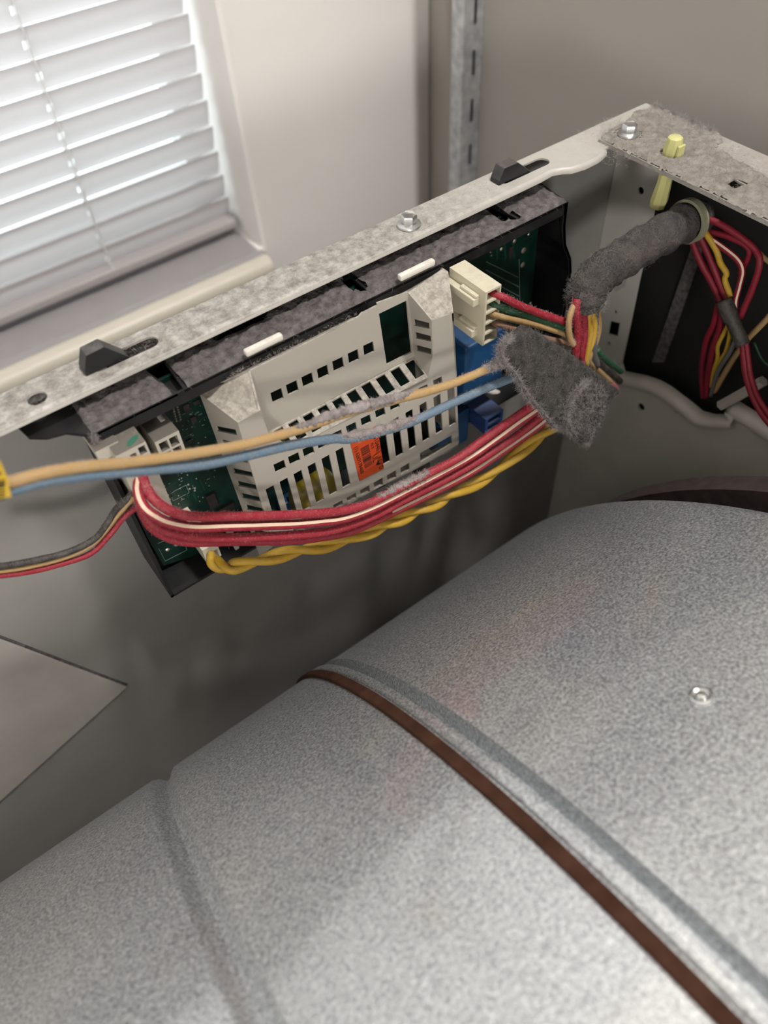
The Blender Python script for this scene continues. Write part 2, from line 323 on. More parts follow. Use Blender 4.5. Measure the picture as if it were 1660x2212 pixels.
# ------------------------------------------------------------------ window blind
YB, PITCH = 0.40, 0.0216
blind = tag(empty('window_blind'), 'white vinyl horizontal mini blind, nearly closed, hanging in the bright window', 'blind')
bx0, bx1 = WX0 + .008, WX1 - .0045
CX = [-0.037, -0.55]                                   # ladder cords
ta = math.radians(70.5); wS = 0.025
def slat_mesh():
    mb = MB(); cuts = sorted([bx0, bx1] + [c + s for c in CX for s in (-.0022, .0022)])
    vs = np.linspace(-.5, .5, 9); hole = (3, 4)         # the route hole takes the two middle strips
    for i in range(len(cuts) - 1):
        for j in range(8):
            if i in (1, 3) and j in hole: continue
            q = []
            for x, v in ((cuts[i], vs[j]), (cuts[i + 1], vs[j]), (cuts[i + 1], vs[j + 1]), (cuts[i], vs[j + 1])):
                a = v * wS; h = .0013 * (1 - (2 * v) ** 2)      # crowned strip; v = -.5 is the room edge, turned up
                q.append((x, a * math.cos(ta) - h * math.sin(ta), -a * math.sin(ta) - h * math.cos(ta)))
            mb.add(q, [(0, 1, 2, 3)])
    return mb
z0 = -0.1985; proto = slat_mesh().build('slat', M['slat'], blind, smooth='all')
bm = bmesh.new(); bm.from_mesh(proto.data); bmesh.ops.remove_doubles(bm, verts=bm.verts, dist=1e-6); bmesh.ops.recalc_face_normals(bm, faces=bm.faces); bm.to_mesh(proto.data); bm.free()
proto.location = (0, YB, z0)
k = 1
while z0 + k * PITCH < WZ1 - 0.05:
    s = proto.copy(); COL.objects.link(s); s.parent = blind; s.location = (random.uniform(-.0006, .0006), YB, z0 + k * PITCH)
    s.rotation_euler = (random.uniform(-.012, .012), random.uniform(-.0006, .0006), 0); k += 1
MB().box((bx0, YB - .0125, ZS + .0085), (bx1, YB + .0125, ZS + .0165)).build('bottom_rail', M['slat'], blind, bevel=.002)
MB().box((bx0, YB - .016, WZ1 - .04), (bx1, YB + .016, WZ1 - .008)).build('head_rail', M['vinyl'], blind, bevel=.002)
for c in CX:
    for dy in (-.0105, .0105): MB().tube([(c + dy * .1, YB + dy, ZS + .012), (c, YB + dy, WZ1 - .02)], .0006, 6).build('ladder_cord', M['vinyl'], blind)
    MB().tube([(c, YB, ZS + .014), (c, YB, WZ1 - .02)], .0007, 6).build('lift_cord', M['vinyl'], blind)

# ------------------------------------------------------------------ slotted shelf upright on the right wall
ye = at(1048, 0, 0, XR).y; xe = aty(1004, 0, ye).x; yb = at(978, 0, 0, xe).y
up = tag(empty('shelf_upright'), 'galvanised slotted shelf upright on the wall right of the window', 'shelf upright')
holes = []; sx = (xe + XR) / 2 + .0015; pitch = abs(aty(1013, 243, ye).z - aty(1018, 139, ye).z)
zz = aty(1018, 139, ye).z
for k in range(-12, 26):
    z = zz + k * pitch
    if -.9 < z < 1.5: holes.append([(sx - .0016, ye, z - pitch * .26), (sx + .0016, ye, z - pitch * .26), (sx + .0016, ye, z + pitch * .26), (sx - .0016, ye, z + pitch * .26)])
MB().plate([(xe, ye, ZF + .2), (XR - .0003, ye, ZF + .2), (XR - .0003, ye, ZC - .1), (xe, ye, ZC - .1)], holes, .0015, (0, 1, 0)).build('slotted_face', M['standard'], up)
MB().box((xe, ye + .0015, ZF + .2), (xe + .0015, yb, ZC - .1)).build('side_flange', M['standard'], up)
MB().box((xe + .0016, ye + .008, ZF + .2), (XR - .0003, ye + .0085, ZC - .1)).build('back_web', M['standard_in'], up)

# added unseen shelf on the upright and box, darkening the drum's reflection
M['shelf'] = mat('grey_brown_shelf_board', (0.20, 0.175, 0.155), 0.6, var=0.12, scale=20)
M['bin'] = mat('brown_grey_woven_cloth', (0.115, 0.098, 0.090), 0.95, var=0.15, scale=300, bump=0.4, bscale=900)
sf = tag(empty('added_shelf'), 'added grey-brown shelf board, out of view, to darken the drum reflection', 'shelf')
MB().box((0.100, 0.250, 0.222), (XR - .0005, YW - .0005, 0.238)).build('shelf_board', M['shelf'], sf, bevel=.001)
MB().hexa([Vector((.284, ye - .0005, .2215)), Vector((.284, .255, .2215)), Vector((.284, .255, .215)), Vector((.284, ye - .0005, .185))], (.002, 0, 0)).build('shelf_bracket', M['standard'], sf)
bn_ = MB().plate([(.105, .262, .2385), (.286, .262, .2385), (.286, .262, .400), (.105, .262, .400)], [], .004, (0, 1, 0))
bn_.box((.105, .266, .2385), (.109, .342, .400)); bn_.box((.282, .266, .2385), (.286, .342, .400)); bn_.box((.109, .338, .2385), (.282, .342, .400)); bn_.box((.109, .266, .2385), (.282, .338, .2420))
tag(bn_.build('added_box', M['bin']), 'added brown-grey cloth box, out of view, to darken the drum reflection', 'box')

# ------------------------------------------------------------------ dryer cabinet
YP, YI = 0.0113, -0.0068          # outer face of the side panel, inner edge of the rail's flat
XB, XE = 0.145, 0.160             # inner face of the bulkhead, end of the cabinet
ZB = -0.86
cab = tag(empty('dryer_cabinet'), 'white enamelled dryer cabinet with its top off, dusty rail and side panel', 'dryer')
# side panel sheet
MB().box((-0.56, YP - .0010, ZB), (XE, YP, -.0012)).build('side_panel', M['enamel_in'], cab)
def circ(c, r, n=20): return [c + Vector((r * math.cos(2 * math.pi * i / n), r * math.sin(2 * math.pi * i / n), 0)) for i in range(n)]
def stadium(x0, x1, yc, hw, z=0.0, n=9):
    return [Vector((x1 - hw + hw * math.cos(t), yc + hw * math.sin(t), z)) for t in np.linspace(-math.pi / 2, math.pi / 2, n)] + [Vector((x0 + hw + hw * math.cos(t), yc + hw * math.sin(t), z)) for t in np.linspace(math.pi / 2, 3 * math.pi / 2, n)]
inner = [Vector((-0.56, YI, 0)), Vector((0.055, YI, 0))] + [atz(*p) for p in ((1165, 380), (1190, 366), (1212, 362), (1232, 361), (1262, 352), (1290, 338), (1300, 330), (1308, 322))]
inner = [Vector((p.x, min(p.y, YI + .0052), 0)) for p in inner] + [Vector((.1285, -.0075, 0)), Vector((XE, -.0075, 0))]
rail_out = inner + [Vector((XE, YP - .0018, 0)), Vector((-0.56, YP - .0018, 0))]
hole_c = atz(80, 860) ; slotL = stadium(-.1470, -.1195, .0012, .0035); slotR = stadium(.052, .0835, .0018, .0036)
mb = MB().plate(rail_out, [circ(hole_c, .0036), slotL, slotR], .0009, (0, 0, -1))
rp = [Vector(p) for p in inner]; steps = [(0, 0), (-.0009, -.0004), (-.0015, -.0013), (-.0016, -.0026)]        # rolled inner lip
vs = [Vector((p.x, p.y + a, b - .00002)) for p in rp[:-2] for a, b in steps]
mb.add(vs, [(i * 4 + j, i * 4 + j + 1, (i + 1) * 4 + j + 1, (i + 1) * 4 + j) for i in range(len(rp) - 3) for j in range(3)])
st = [(YP - .0018, 0), (YP - .0008, -.0003), (YP - .0002, -.0010), (YP, -.0022)]                                 # rolled outer edge
mb.add([(x, a, b - .00002) for x in (-.56, XE) for a, b in st], [(j, j + 1, j + 5, j + 4) for j in range(3)])
mb.build('top_rail', M['enamel'], cab, smooth=True)
# shallow pressed line along the rail
MB().box((-.56, .0072, .00002), (-.145, .0076, .00025)).build('rail_crease', M['enamel'], cab)
# bulkhead: white sheet with a wavy cut-out, black cavity behind it
def xb(px, py): return at(px, py, 0, XB)
def rb(px, py, s=1.0): return xb(px, py)
cut = [xb(1392, 560), xb(1382, 602), xb(1362, 700), xb(1344, 784), xb(1350, 803), xb(1395, 812), xb(1425, 822), xb(1450, 836), xb(1490, 866), xb(1518, 889), xb(1545, 896), xb(1600, 896), xb(1645, 898)]
cut = [Vector((XB, max(p.y, -.60), p.z)) for p in cut] + [Vector((XB, -.30, xb(1645, 898).z - .01)), Vector((XB, -.30, -.0145)), Vector((XB, -.019, -.0145))]
sq = [xb(1319, 693), xb(1340, 698), xb(1335, 727), xb(1314, 721)]
def hx(px, py, r): return [Vector((XB, xb(px, py).y + r * math.cos(t), xb(px, py).z + r * math.sin(t))) for t in np.linspace(0, 2 * math.pi, 12, endpoint=False)]
M['bulk'] = mat('white_bulkhead_enamel', (0.55, 0.53, 0.49), 0.45, var=0.04, scale=40)
MB().plate([Vector((XB, YP - .0012, -.0012)), Vector((XB, YP - .0012, ZB)), Vector((XB, -.66, ZB)), Vector((XB, -.66, -.0012))],
           [cut, sq, hx(1386, 879, .0026), hx(1463, 884, .0026), hx(1385, 412, .0020), hx(1330, 688 - 14, .0012), hx(1316, 742, .0012)], .0010, (1, 0, 0)).build('bulkhead', M['bulk'], cab)
lip = curve([p for p in cut[3:13]] + [cut[13]], 5)                       # rolled white lip of the cut-out
sec = [(.0004, .0003), (-.0030, .0006), (-.0056, -.0012), (-.0064, -.0042), (-.0050, -.0078), (-.0018, -.0100), (.0002, -.0104)]
MB().add([p + Vector((a_, 0, c_)) for p in lip for a_, c_ in sec], [(i * 7 + j, i * 7 + j + 1, (i + 1) * 7 + j + 1, (i + 1) * 7 + j) for i in range(len(lip) - 1) for j in range(6)]).build('cutout_lip', M['lipw'], cab, smooth='all')
DRY, DRZ = -0.3512, -0.3418
mb = MB(); nC = 120; pr = [(.0925, .288), (.0925, .2905), (XB - .0001, .2905), (XB - .0001, .288)]
mb.add([Vector((x, DRY + r * math.sin(2 * math.pi * k / nC), DRZ + r * math.cos(2 * math.pi * k / nC))) for x, r in pr for k in range(nC)], [(j * nC + k, j * nC + (k + 1) % nC, ((j + 1) % 4) * nC + (k + 1) % nC, ((j + 1) % 4) * nC + k) for j in range(4) for k in range(nC)])
mb.build('drum_collar', M['bulk'], cab, smooth=True)
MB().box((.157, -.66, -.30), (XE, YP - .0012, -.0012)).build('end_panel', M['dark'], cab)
MB().hexa([Vector((.1545, p.y - .004, p.z)) for p in (xb(1487, 520), xb(1462, 520), xb(1375, 790), xb(1400, 790))], (.0012, 0, 0)).build('inner_brace', M['felt'], cab)
MB().hexa([Vector((XB - .0006, p.y, p.z)) for p in (xb(1340, 603), xb(1356, 596), xb(1354, 617), xb(1333, 630), xb(1326, 620))], (.0005, 0, 0)).build('punched_tab', M['pad'], cab)
# cross bracket (galvanised, felted with dust)
bf0, bf1 = atz(1296, 309), atz(1660, 486); bd = (bf1 - bf0).normalized()
bx = [Vector((.1130, -.0020, .0004)), Vector((.1130, -.45, .0004)), Vector((.1575, -.45, .0004)), Vector((.1575, .0020, .0004)), Vector((.1480, .0030, .0004)), Vector((.1330, .0012, .0004))]
sh = [Vector((p.x, p.y, .0004)) for p in (atz(1565, 404), atz(1585, 392), atz(1607, 405), atz(1586, 413))]
br = MB().plate(bx, [sh], .0008, (0, 0, 1))
br.box((.1130, -.45, -.0008), (.1136, -.003, .0004)); br.build('cross_bracket', M['bracket'], cab)
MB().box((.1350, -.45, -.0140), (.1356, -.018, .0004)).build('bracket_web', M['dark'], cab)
def bolt(c, r=.0029):
    mb = MB(); prof = [(.0052, 0), (.0054, .0005), (.0052, .0011), (.0038, .0016), (.0033, .0017)]; n = 24
    vs = [Vector((c.x + rr * math.cos(2 * math.pi * k / n), c.y + rr * math.sin(2 * math.pi * k / n), c.z + h)) for rr, h in prof for k in range(n)]
    mb.add(vs, [(j * n + k, j * n + (k + 1) % n, (j + 1) * n + (k + 1) % n, (j + 1) * n + k) for j in range(len(prof) - 1) for k in range(n)] + [tuple(range(n))])
    n = 6; pr = [(.0036, .0010), (.0036, .0046), (.0031, .0052), (.0026, .0049)]
    vs = [Vector((c.x + rr * math.cos(math.pi * k / 3 + .35), c.y + rr * math.sin(math.pi * k / 3 + .35), c.z + h)) for rr, h in pr for k in range(n)]
    mb.add(vs, [(j * n + k, j * n + (k + 1) % n, (j + 1) * n + (k + 1) % n, (j + 1) * n + k) for j in range(len(pr) - 1) for k in range(n)] + [tuple(range(3 * n, 4 * n))])
    return mb.build('hex_bolt', M['zinc'], cab, smooth=True)
bolt(atz(884, 487) + Vector((0, 0, 0))); bolt(atz(1357, 296) + Vector((0, 0, .0012)))
# pad stuck on the inside of the side panel, lower left
yq = YP - .0010
c0 = aty(272, 1481, yq); e1 = (aty(0, 1378, yq) - c0).normalized(); e2 = Vector((-e1.z, 0, e1.x)); e2 = e2 if e2.dot(aty(0, 1735, yq) - c0) > 0 else -e2
MB().hexa([c0, c0 + e1 * .17, c0 + e1 * .17 + e2 * .17, c0 + e2 * .17], (0, -.0014, 0)).build('panel_pad', M['pad'], cab, bevel=.0003)
MB().hexa([c0 - e2 * .0014, c0 + e1 * .17 - e2 * .0014, c0 + e1 * .17, c0], (0, -.0004, 0)).build('pad_gap_shadow', M['felt'], cab)  # raised dark strip standing in for the shadowed gap along the pad

# ------------------------------------------------------------------ drum and belt
DR, DY, DZ = 0.3304, -0.3512, -0.3418
drum = tag(empty('dryer_drum'), 'galvanised steel dryer drum lying below the control board', 'drum')
prof = [(-.50, 0), (-.2105, .0002), (-.2080, -.0008), (-.2062, -.0030), (-.2040, -.0042), (-.2020, -.0036), (-.2000, -.0014), (-.1980, 0), (-.1160, 0), (-.1152, .0002), (-.1146, .0010), (-.1138, .0014), (-.1112, .0014), (-.1108, .0006), (-.1099, -.0034), (-.1084, -.0062), (-.1068, -.0062), (-.1058, -.0020), (-.1048, .0004), (-.1036, .0004), (-.100, 0), (.040, 0)] + [(.040 + .012 * math.sin(t), -.012 + .012 * math.cos(t)) for t in np.linspace(.15, 1.57, 8)] + [(.052, -.06), (.052, -.12)]
nT = 220
def ring(x, r): return [Vector((x, DY + (DR + r) * math.sin(2 * math.pi * k / nT), DZ + (DR + r) * math.cos(2 * math.pi * k / nT))) for k in range(nT)]
mb = MB(); mb.add([p for x, r in prof for p in ring(x, r)], [(j * nT + k, j * nT + (k + 1) % nT, (j + 1) * nT + (k + 1) % nT, (j + 1) * nT + k) for j in range(len(prof) - 1) for k in range(nT)])
mb.build('drum_shell', M['galv'], drum, smooth=True)
# baffle screw with its dimple ring
th = math.radians(25.0); sc = Vector((-.0505, DY + DR * math.sin(th), DZ + DR * math.cos(th))); nn = Vector((0, math.sin(th), math.cos(th))); uu = Vector((1, 0, 0)); ww = nn.cross(uu)
mb = MB(); pr = [(.0040, -.0004), (.0037, .0006), (.0030, .0009), (.0024, .0003), (.0017, .0001), (.0015, .0009), (.0008, .0013), (.0001, .0013)]; n = 24
mb.add([sc + (uu * math.cos(2 * math.pi * k / n) + ww * math.sin(2 * math.pi * k / n)) * r + nn * h for r, h in pr for k in range(n)], [(j * n + k, j * n + (k + 1) % n, (j + 1) * n + (k + 1) % n, (j + 1) * n + k) for j in range(len(pr) - 1) for k in range(n)])
mb.build('baffle_screw', M['zinc'], drum, smooth=True)
# felt seal ring behind the drum's end
mb = MB(); pr = [(.078, -.0430), (.078, -.0132), (.092, -.0132), (.092, -.0430)]
mb.add([p for x, r in pr for p in ring(x, r)], [(j * nT + k, j * nT + (k + 1) % nT, ((j + 1) % 4) * nT + (k + 1) % nT, ((j + 1) % 4) * nT + k) for j in range(4) for k in range(nT)])
mb.build('felt_seal', M['felt_seal'], drum, smooth=True)
mb = MB(); pr = [(-.1210, .0002), (-.1210, .0016), (-.1205, .0020), (-.1168, .0020), (-.1163, .0016), (-.1163, .0002)]
mb.add([p for x, r in pr for p in ring(x, r)], [(j * nT + k, j * nT + (k + 1) % nT, ((j + 1) % 6) * nT + (k + 1) % nT, ((j + 1) % 6) * nT + k) for j in range(6) for k in range(nT)])
tag(mb.build('drive_belt', M['belt'], None, smooth=True), 'thin brown rubber drive belt wrapped around the galvanised drum', 'belt')

# ------------------------------------------------------------------ control board
YT, ZT, YC, YU, YL = -0.020, -0.0095, -0.006, -0.026, -0.038      # tray front, tray top, circuit board, cover's recess, cover's front
cb = tag(empty('control_board'), 'dryer control board in a lint-covered black tray under the rail, ivory slotted cover', 'control board')
XT0, XT1, ZTB = -.1592, .0772, -.1185
tw = .0016
# tray back and walls
tray = MB()
tray.box((XT0, YP - .0022, ZTB), (XT1 + .006, YP - .0012, ZT))                                       # back sheet
tray.box((XT0, YT, ZTB), (XT0 + tw, YP - .0022, ZT - .001))                                          # left wall
tray.box((XT0, YT, ZTB), (XT1, YP - .0022, ZTB + tw))                                                # floor wall
tray.box((XT0 + .001, -.0030, ZTB + tw), (XT1, -.0020, ZTB + .0140))                                 # lower apron
# right wall with its flared, wavy front edge
fe = [aty(1233, 452, YT), at(1239, 500, 1, YT + .002), at(1243, 520, 1, YT + .0045), at(1255, 545, 1, YT + .0045), at(1266, 560, 1, YT + .004), at(1268, 640, 1, YT + .004)]
fe = [Vector((XT1 + dx, YT, z)) for dx, z in ((0, ZT - .0005), (.0005, -.022), (.003, -.033), (.0085, -.043), (.0105, -.052), (.0105, ZTB))]
bk = [Vector((XT1 + .004, YP - .0022, p.z)) for p in fe]
for i in range(5): tray.hexa([fe[i], fe[i + 1], bk[i + 1], bk[i]], (-tw, 0, 0))
for i in range(5): tray.hexa([fe[i], fe[i + 1], fe[i + 1] + Vector((-.0022, 0, 0)), fe[i] + Vector((-.0022, 0, 0))], (0, .0012, 0))
tray.build('tray', M['black'], cb)
# tray top with cut-outs, front wall under it
def tp(px, py): return atz(px, py, ZT)
top_out = [Vector((XT0, YT, ZT)), Vector((XT1, YT, ZT)), Vector((XT1 + .001, YP - .0024, ZT)), Vector((-.180, YP - .0024, ZT)), Vector((-.1775, -.0062, ZT)), Vector((-.1725, -.0105, ZT)), Vector((-.166, -.0125, ZT))]
def quad(*a): return [tp(*p) for p in a]
cuts = [quad((316, 800), (352, 778), (398, 842), (383, 850)), quad((466, 738), (474, 708), (578, 655), (571, 690)),
        quad((742, 606), (756, 596), (795, 630), (770, 628), (753, 622)), quad((1056, 455), (1062, 443), (1120, 474), (1085, 478))]
cuts = [[Vector((p.x, min(p.y, YP - .004), p.z)) for p in c] for c in cuts]
ttop = MB().plate(top_out, cuts, .0014, (0, 0, -1)); tt = ttop.build('tray_top', M['black'], cb)
# felt of lint on the top: bumpy skin over the same outline
def felt_skin(name, outline, holes, z, mat_, parent, amp, step=.0016, clear=.0006):
    poly = [Vector((p.x, p.y)) for p in outline]; hs = [[Vector((p.x, p.y)) for p in h] for h in holes]
    def inside(p, P):
        r = False; j = len(P) - 1
        for i in range(len(P)):
            if (P[i].y > p.y) != (P[j].y > p.y) and p.x < (P[j].x - P[i].x) * (p.y - P[i].y) / (P[j].y - P[i].y) + P[i].x: r = not r
            j = i
        return r
    def ed(p, P):
        best = 9
        for i in range(len(P)):
            a, b = P[i], P[(i + 1) % len(P)]; d = b - a; t = max(0, min(1, (p - a).dot(d) / max(d.length_squared, 1e-12))); best = min(best, (p - a - d * t).length)
        return best
    x0 = min(p.x for p in poly); x1 = max(p.x for p in poly); y0 = min(p.y for p in poly); y1 = max(p.y for p in poly)
    nx = int((x1 - x0) / step) + 2; ny = int((y1 - y0) / step) + 2; idx = {}; vs = []; fs = []
    for i in range(nx):
        for j in range(ny):
            p = Vector((min(x0 + i * step, x1 - 1e-5), min(y0 + j * step, y1 - 1e-5)))
            if inside(p, poly) and not any(inside(p, h) for h in hs):
                e = min([ed(p, poly)] + [ed(p, h) for h in hs]); w = min(1, e / .0018)
                h = w * amp * (.55 + .9 * random.random()) * (.6 + .5 * math.sin(p.x * 260 + 2 * math.sin(p.y * 300)) ** 2)
                idx[(i, j)] = len(vs); vs.append((p.x, p.y, z + .00005 + h))
    for i in range(nx - 1):
        for j in range(ny - 1):
            k = [(i, j), (i + 1, j), (i + 1, j + 1), (i, j + 1)]
            if all(c in idx for c in k): fs.append(tuple(idx[c] for c in k))
    mb = MB(); mb.v = vs; mb.f = fs; return mb.build(name, mat_, parent, smooth='all')
fo = [Vector((XT0 + .0003, YT + .0001, 0)), Vector((XT1 - .0003, YT + .0001, 0)), Vector((XT1, .004, 0)), Vector((XT0 - .001, .004, 0)), Vector((XT0 + .0006, -.010, 0))]
sk = felt_skin('lint_felt', fo, cuts, ZT, M['felt'], cb, .0016); sk['kind'] = 'stuff'
P_, N_ = scatter(sk, 5200); fuzz('lint', M['lint'], cb, P_, N_, .0021, lay=.85)
# front wall of the tray top (short lip)
tl = MB(); tl.box((XT0 + tw, YT + .0013, ZT - .0058), (XT1 - .001, YC - .0002, ZT - .0048)); tl.box((XT0, YT, ZT - .0060), (XT1, YT + .0012, ZT - .0004)); tl.build('tray_lip', M['black'], cb)
# left corner lint drape
fuzz('lint', M['lint'], cb, *(lambda q: (q, np.tile([-.5, -.6, .4], (len(q), 1))))(np.array([[XT0 + rng.uniform(-.0003, .002), YT - .0002, ZT - abs(rng.normal(0, .006))] for _ in range(380)])), .0020)

# hooks that hold the tray through the rail's slots
def hook(p_left, p_top0, p_top1, p_right, y0, y1, z=0.0):
    pts = [aty(*p, y0) for p in (p_left, p_top0, p_top1, p_right)]
    q = [Vector((pts[0].x, y0, 0.0001)), Vector((pts[0].x + .0002, y0, max(.0008, pts[0].z))), Vector((pts[1].x, y0, pts[1].z)), Vector((pts[2].x, y0, pts[2].z)), Vector((pts[3].x, y0, .0002)), Vector((pts[3].x, y0, -.0085)), Vector((pts[0].x + .009, y0, -.0085)), Vector((pts[0].x + .009, y0, .0001))]
    return MB().hexa(q, (0, y1 - y0, 0)).build('hook', M['hook'], cb, bevel=.0003)
hook((182, 803), (186, 768), (224, 749), (278, 768), -.0018, .0042)
hook((1079, 392), (1091, 363), (1120, 351), (1147, 368), -.0012, .0048)
# circuit board
def yc(px, py): return aty(px, py, YC)
XP0, XP1 = -.1555, yc(1161, 500).x
pcb_o = [Vector((XP0, YC, ZT - .003)), Vector((XP1, YC, ZT - .003)), Vector((XP1 + .003, YC, -.107)), yc(480, 1180), yc(354, 1222), Vector((XP0, YC, yc(354, 1222).z + .02))]
MB().plate(pcb_o, [], .0016, (0, 1, 0)).build('circuit_board', M['pcb'], cb)
# solder pads, traces, print and small chips
def disc(mb, c, r, h=.0004, n=8): mb.add([c + Vector((r * math.cos(2 * math.pi * k / n), 0, r * math.sin(2 * math.pi * k / n))) for k in range(n)] + [c + Vector((.5 * r * math.cos(2 * math.pi * k / n), -h, .5 * r * math.sin(2 * math.pi * k / n))) for k in range(n)], [tuple(range(n, 2 * n))] + [(k, (k + 1) % n, n + (k + 1) % n, n + k) for k in range(n)])
pads = MB(); silk = MB(); tr = MB(); e = Vector((0, -.0001, 0))
def line(mb, a, b, w=.00022):
    a, b = yc(*a), yc(*b); d = (b - a).normalized(); s_ = Vector((d.z, 0, -d.x)) * w; mb.hexa([a + s_, b + s_, b - s_, a - s_], (0, -.00012, 0))
for px, py, r in [(1112, 521, .0013), (1132, 541, .0017), (1130, 572, .0016), (1084, 538, .001), (1143, 506, .0008), (1118, 697, .001), (1060, 535, .0005), (1060, 545, .0005), (1062, 552, .0005), (1147, 655, .0009),
                  (362, 1188, .0012), (382, 1177, .0012), (346, 1162, .0009), (352, 1158, .0009), (332, 1150, .0007), (345, 1135, .0006), (332, 1138, .0006), (355, 1050, .0006), (357, 1056, .0006), (363, 1069, .0006), (367, 1079, .0006), (410, 1056, .0006), (407, 1047, .0006), (421, 1055, .0006), (421, 1060, .0006), (392, 1033, .0004), (405, 1026, .0004)]:
    disc(pads, yc(px, py), r)
for k in range(9):                                                             # two columns by the top left of the cover
    for dx, dy in ((0, 0), (9, -4)): disc(pads, yc(371 + dx - k * .6 + k * 1.9, 868 + dy + k * 5.2), .0005)
for i in range(46):
    px, py = random.uniform(385, 470), random.uniform(850, 1090)
    if px < 331 + (py - 843) * .33 + 95: disc(pads, yc(px, py), random.uniform(.0002, .00045))
for k in range(5): line(silk, (1050, 565 + 18 * k), (1122, 600 + 20 * k))
line(silk, (1122, 560), (1124, 700))
for a, b in (((370, 1066), (378, 1060)), ((378, 1060), (402, 1048)), ((402, 1048), (409, 1064)), ((409, 1064), (374, 1082)), ((374, 1082), (369, 1068)), ((343, 1185), (357, 1212)), ((357, 1212), (404, 1188)), ((404, 1188), (399, 1174)), ((341, 1174), (399, 1150))): line(silk, a, b, .00016)
for i in range(60):                                                            # dashes of board print
    px, py = random.uniform(300, 470), random.uniform(860, 1180)
    if px < 431 + (py - 848) * .31 - 12 and px > 230 + (py - 950) * .47 + 40: l = random.uniform(3, 9); line(silk, (px, py), (px + l * .9, py - l * .45), .0002)
for i in range(40):
    px, py = random.uniform(330, 470), random.uniform(860, 1180); 
    if px < 431 + (py - 848) * .31 - 14: l = random.uniform(8, 26); s_ = random.choice([(.9, -.45), (.45, .9)]); line(tr, (px, py), (px + l * s_[0], py + l * s_[1]), .0003)
for k in range(3): line(tr, (1070 + 18 * k, 500 - 8 * k), (1075 + 18 * k, 560), .0006)
for nm, mbx, mm in (('solder_pads', pads, 'solder'), ('board_print', silk, 'silk'), ('traces', tr, 'pcb2')):
    mbx.build(nm, M[mm], cb)['kind'] = 'stuff'
def chip(px, py, w, d, h, m='chip'):
    c = yc(px, py); MB().box((c.x - w, YC - h, c.z - d), (c.x + w, YC, c.z + d)).build('chip', M[m], cb, bevel=.0002)
for a in ((455, 1078, .0022, .0045, .0022), (486, 1095, .0045, .0016, .0018), (402, 880, .0014, .0018, .001), (418, 905, .0013, .0017, .001), (424, 868, .0016, .001, .0008), (408, 953, .0012, .001, .0008), (440, 985, .0011, .0011, .0007), (1102, 545, .0010, .0035, .0012)): chip(*a)

# cover: facets with their slots
def U(px, py): return aty(px, py, YU)
def Lw(px, py): return aty(px, py, YL)
ridge = lambda px, py: aty(px, py, YT - .0008)
A0 = ridge(431, 850); A1 = U(541, 801); A2 = Lw(514, 913); A3 = Lw(563, 886)
cv = MB(); TH = .0008
def holes_px(fn, lst): return [[fn(*p) for p in q] for q in lst]
def row(fn, tl0, tl1, n, w0, h0, w1, h1, skip=()):
    out = []
    for k in range(n):
        if k in skip: continue
        t = k / (n - 1); x = tl0[0] + (tl1[0] - tl0[0]) * t; y = tl0[1] + (tl1[1] - tl0[1]) * t
        w = (w0[0] + (w1[0] - w0[0]) * t, w0[1] + (w1[1] - w0[1]) * t); h = (h0[0] + (h1[0] - h0[0]) * t, h0[1] + (h1[1] - h0[1]) * t)
        out.append([fn(x, y), fn(x + w[0], y + w[1]), fn(x + w[0] + h[0], y + w[1] + h[1]), fn(x + h[0], y + h[1])])
    return out
# 1 recessed upper plane
up_o = [U(*p) for p in ((541, 801), (660, 743), (720, 714), (776, 684), (783, 676), (789, 674), (816, 660), (815, 655), (882, 631), (895, 770), (835, 800), (579, 933))]
cv.plate(up_o, row(U, (584.5, 849), (785, 747), 7, (23.5, -11), (5.4, 21.7), (21.7, -10), (2.7, 22.6)) + [[U(*p) for p in ((819, 678), (879, 649), (890, 761), (836, 788))]], TH, (0, 1, 0))
# 2 bevel below it
p0, p1, p2 = U(579, 933), U(895, 770), Lw(630, 968); bn = (p1 - p0).cross(p2 - p0).normalized()
def Bv(px, py): return atp(px, py, p0, bn)
iw = bn if bn.y > 0 else -bn
cv.plate([p0, U(835, 800), p1, Bv(925, 815), Bv(630, 968)], row(Bv, (590.5, 932), (874.4, 785.5), 10, (19.5, -11), (21.5, 35.5), (19.5, -11), (24.0, 33)), TH, iw)
BvL, BvR = Bv(630, 968), Bv(925, 815)
# 3 lower front plane
lo_o = [A2, A3, Lw(579, 933), Lw(630, 968), Lw(925, 815), Lw(935, 771), Lw(933, 692), Lw(980, 676), Lw(987, 804), Lw(989, 880), Lw(992, 954), Lw(989, 964), Lw(968, 978), Lw(955, 983), Lw(931, 996), Lw(879, 1024), Lw(828, 1051), Lw(743, 1091), Lw(640, 1150), Lw(592, 1180)]
rows = row(Lw, (591, 1004), (936, 822), 12, (23, -11), (5, 17.5), (19, -9), (2, 16)) + row(Lw, (574, 1057.5), (967, 842.6), 14, (17.5, -9.5), (24, 80), (15, -9), (4, 80), skip=(6, 7)) \
     + row(Lw, (604, 1156), (865.5, 1010.7), 10, (21, -11.5), (5, 16), (19, -11), (1.5, 15)) + [[Lw(*p) for p in ((908, 979), (976.6, 940), (977.5, 958), (909, 999))]]
cv.plate(lo_o, rows, TH, (0, 1, 0))
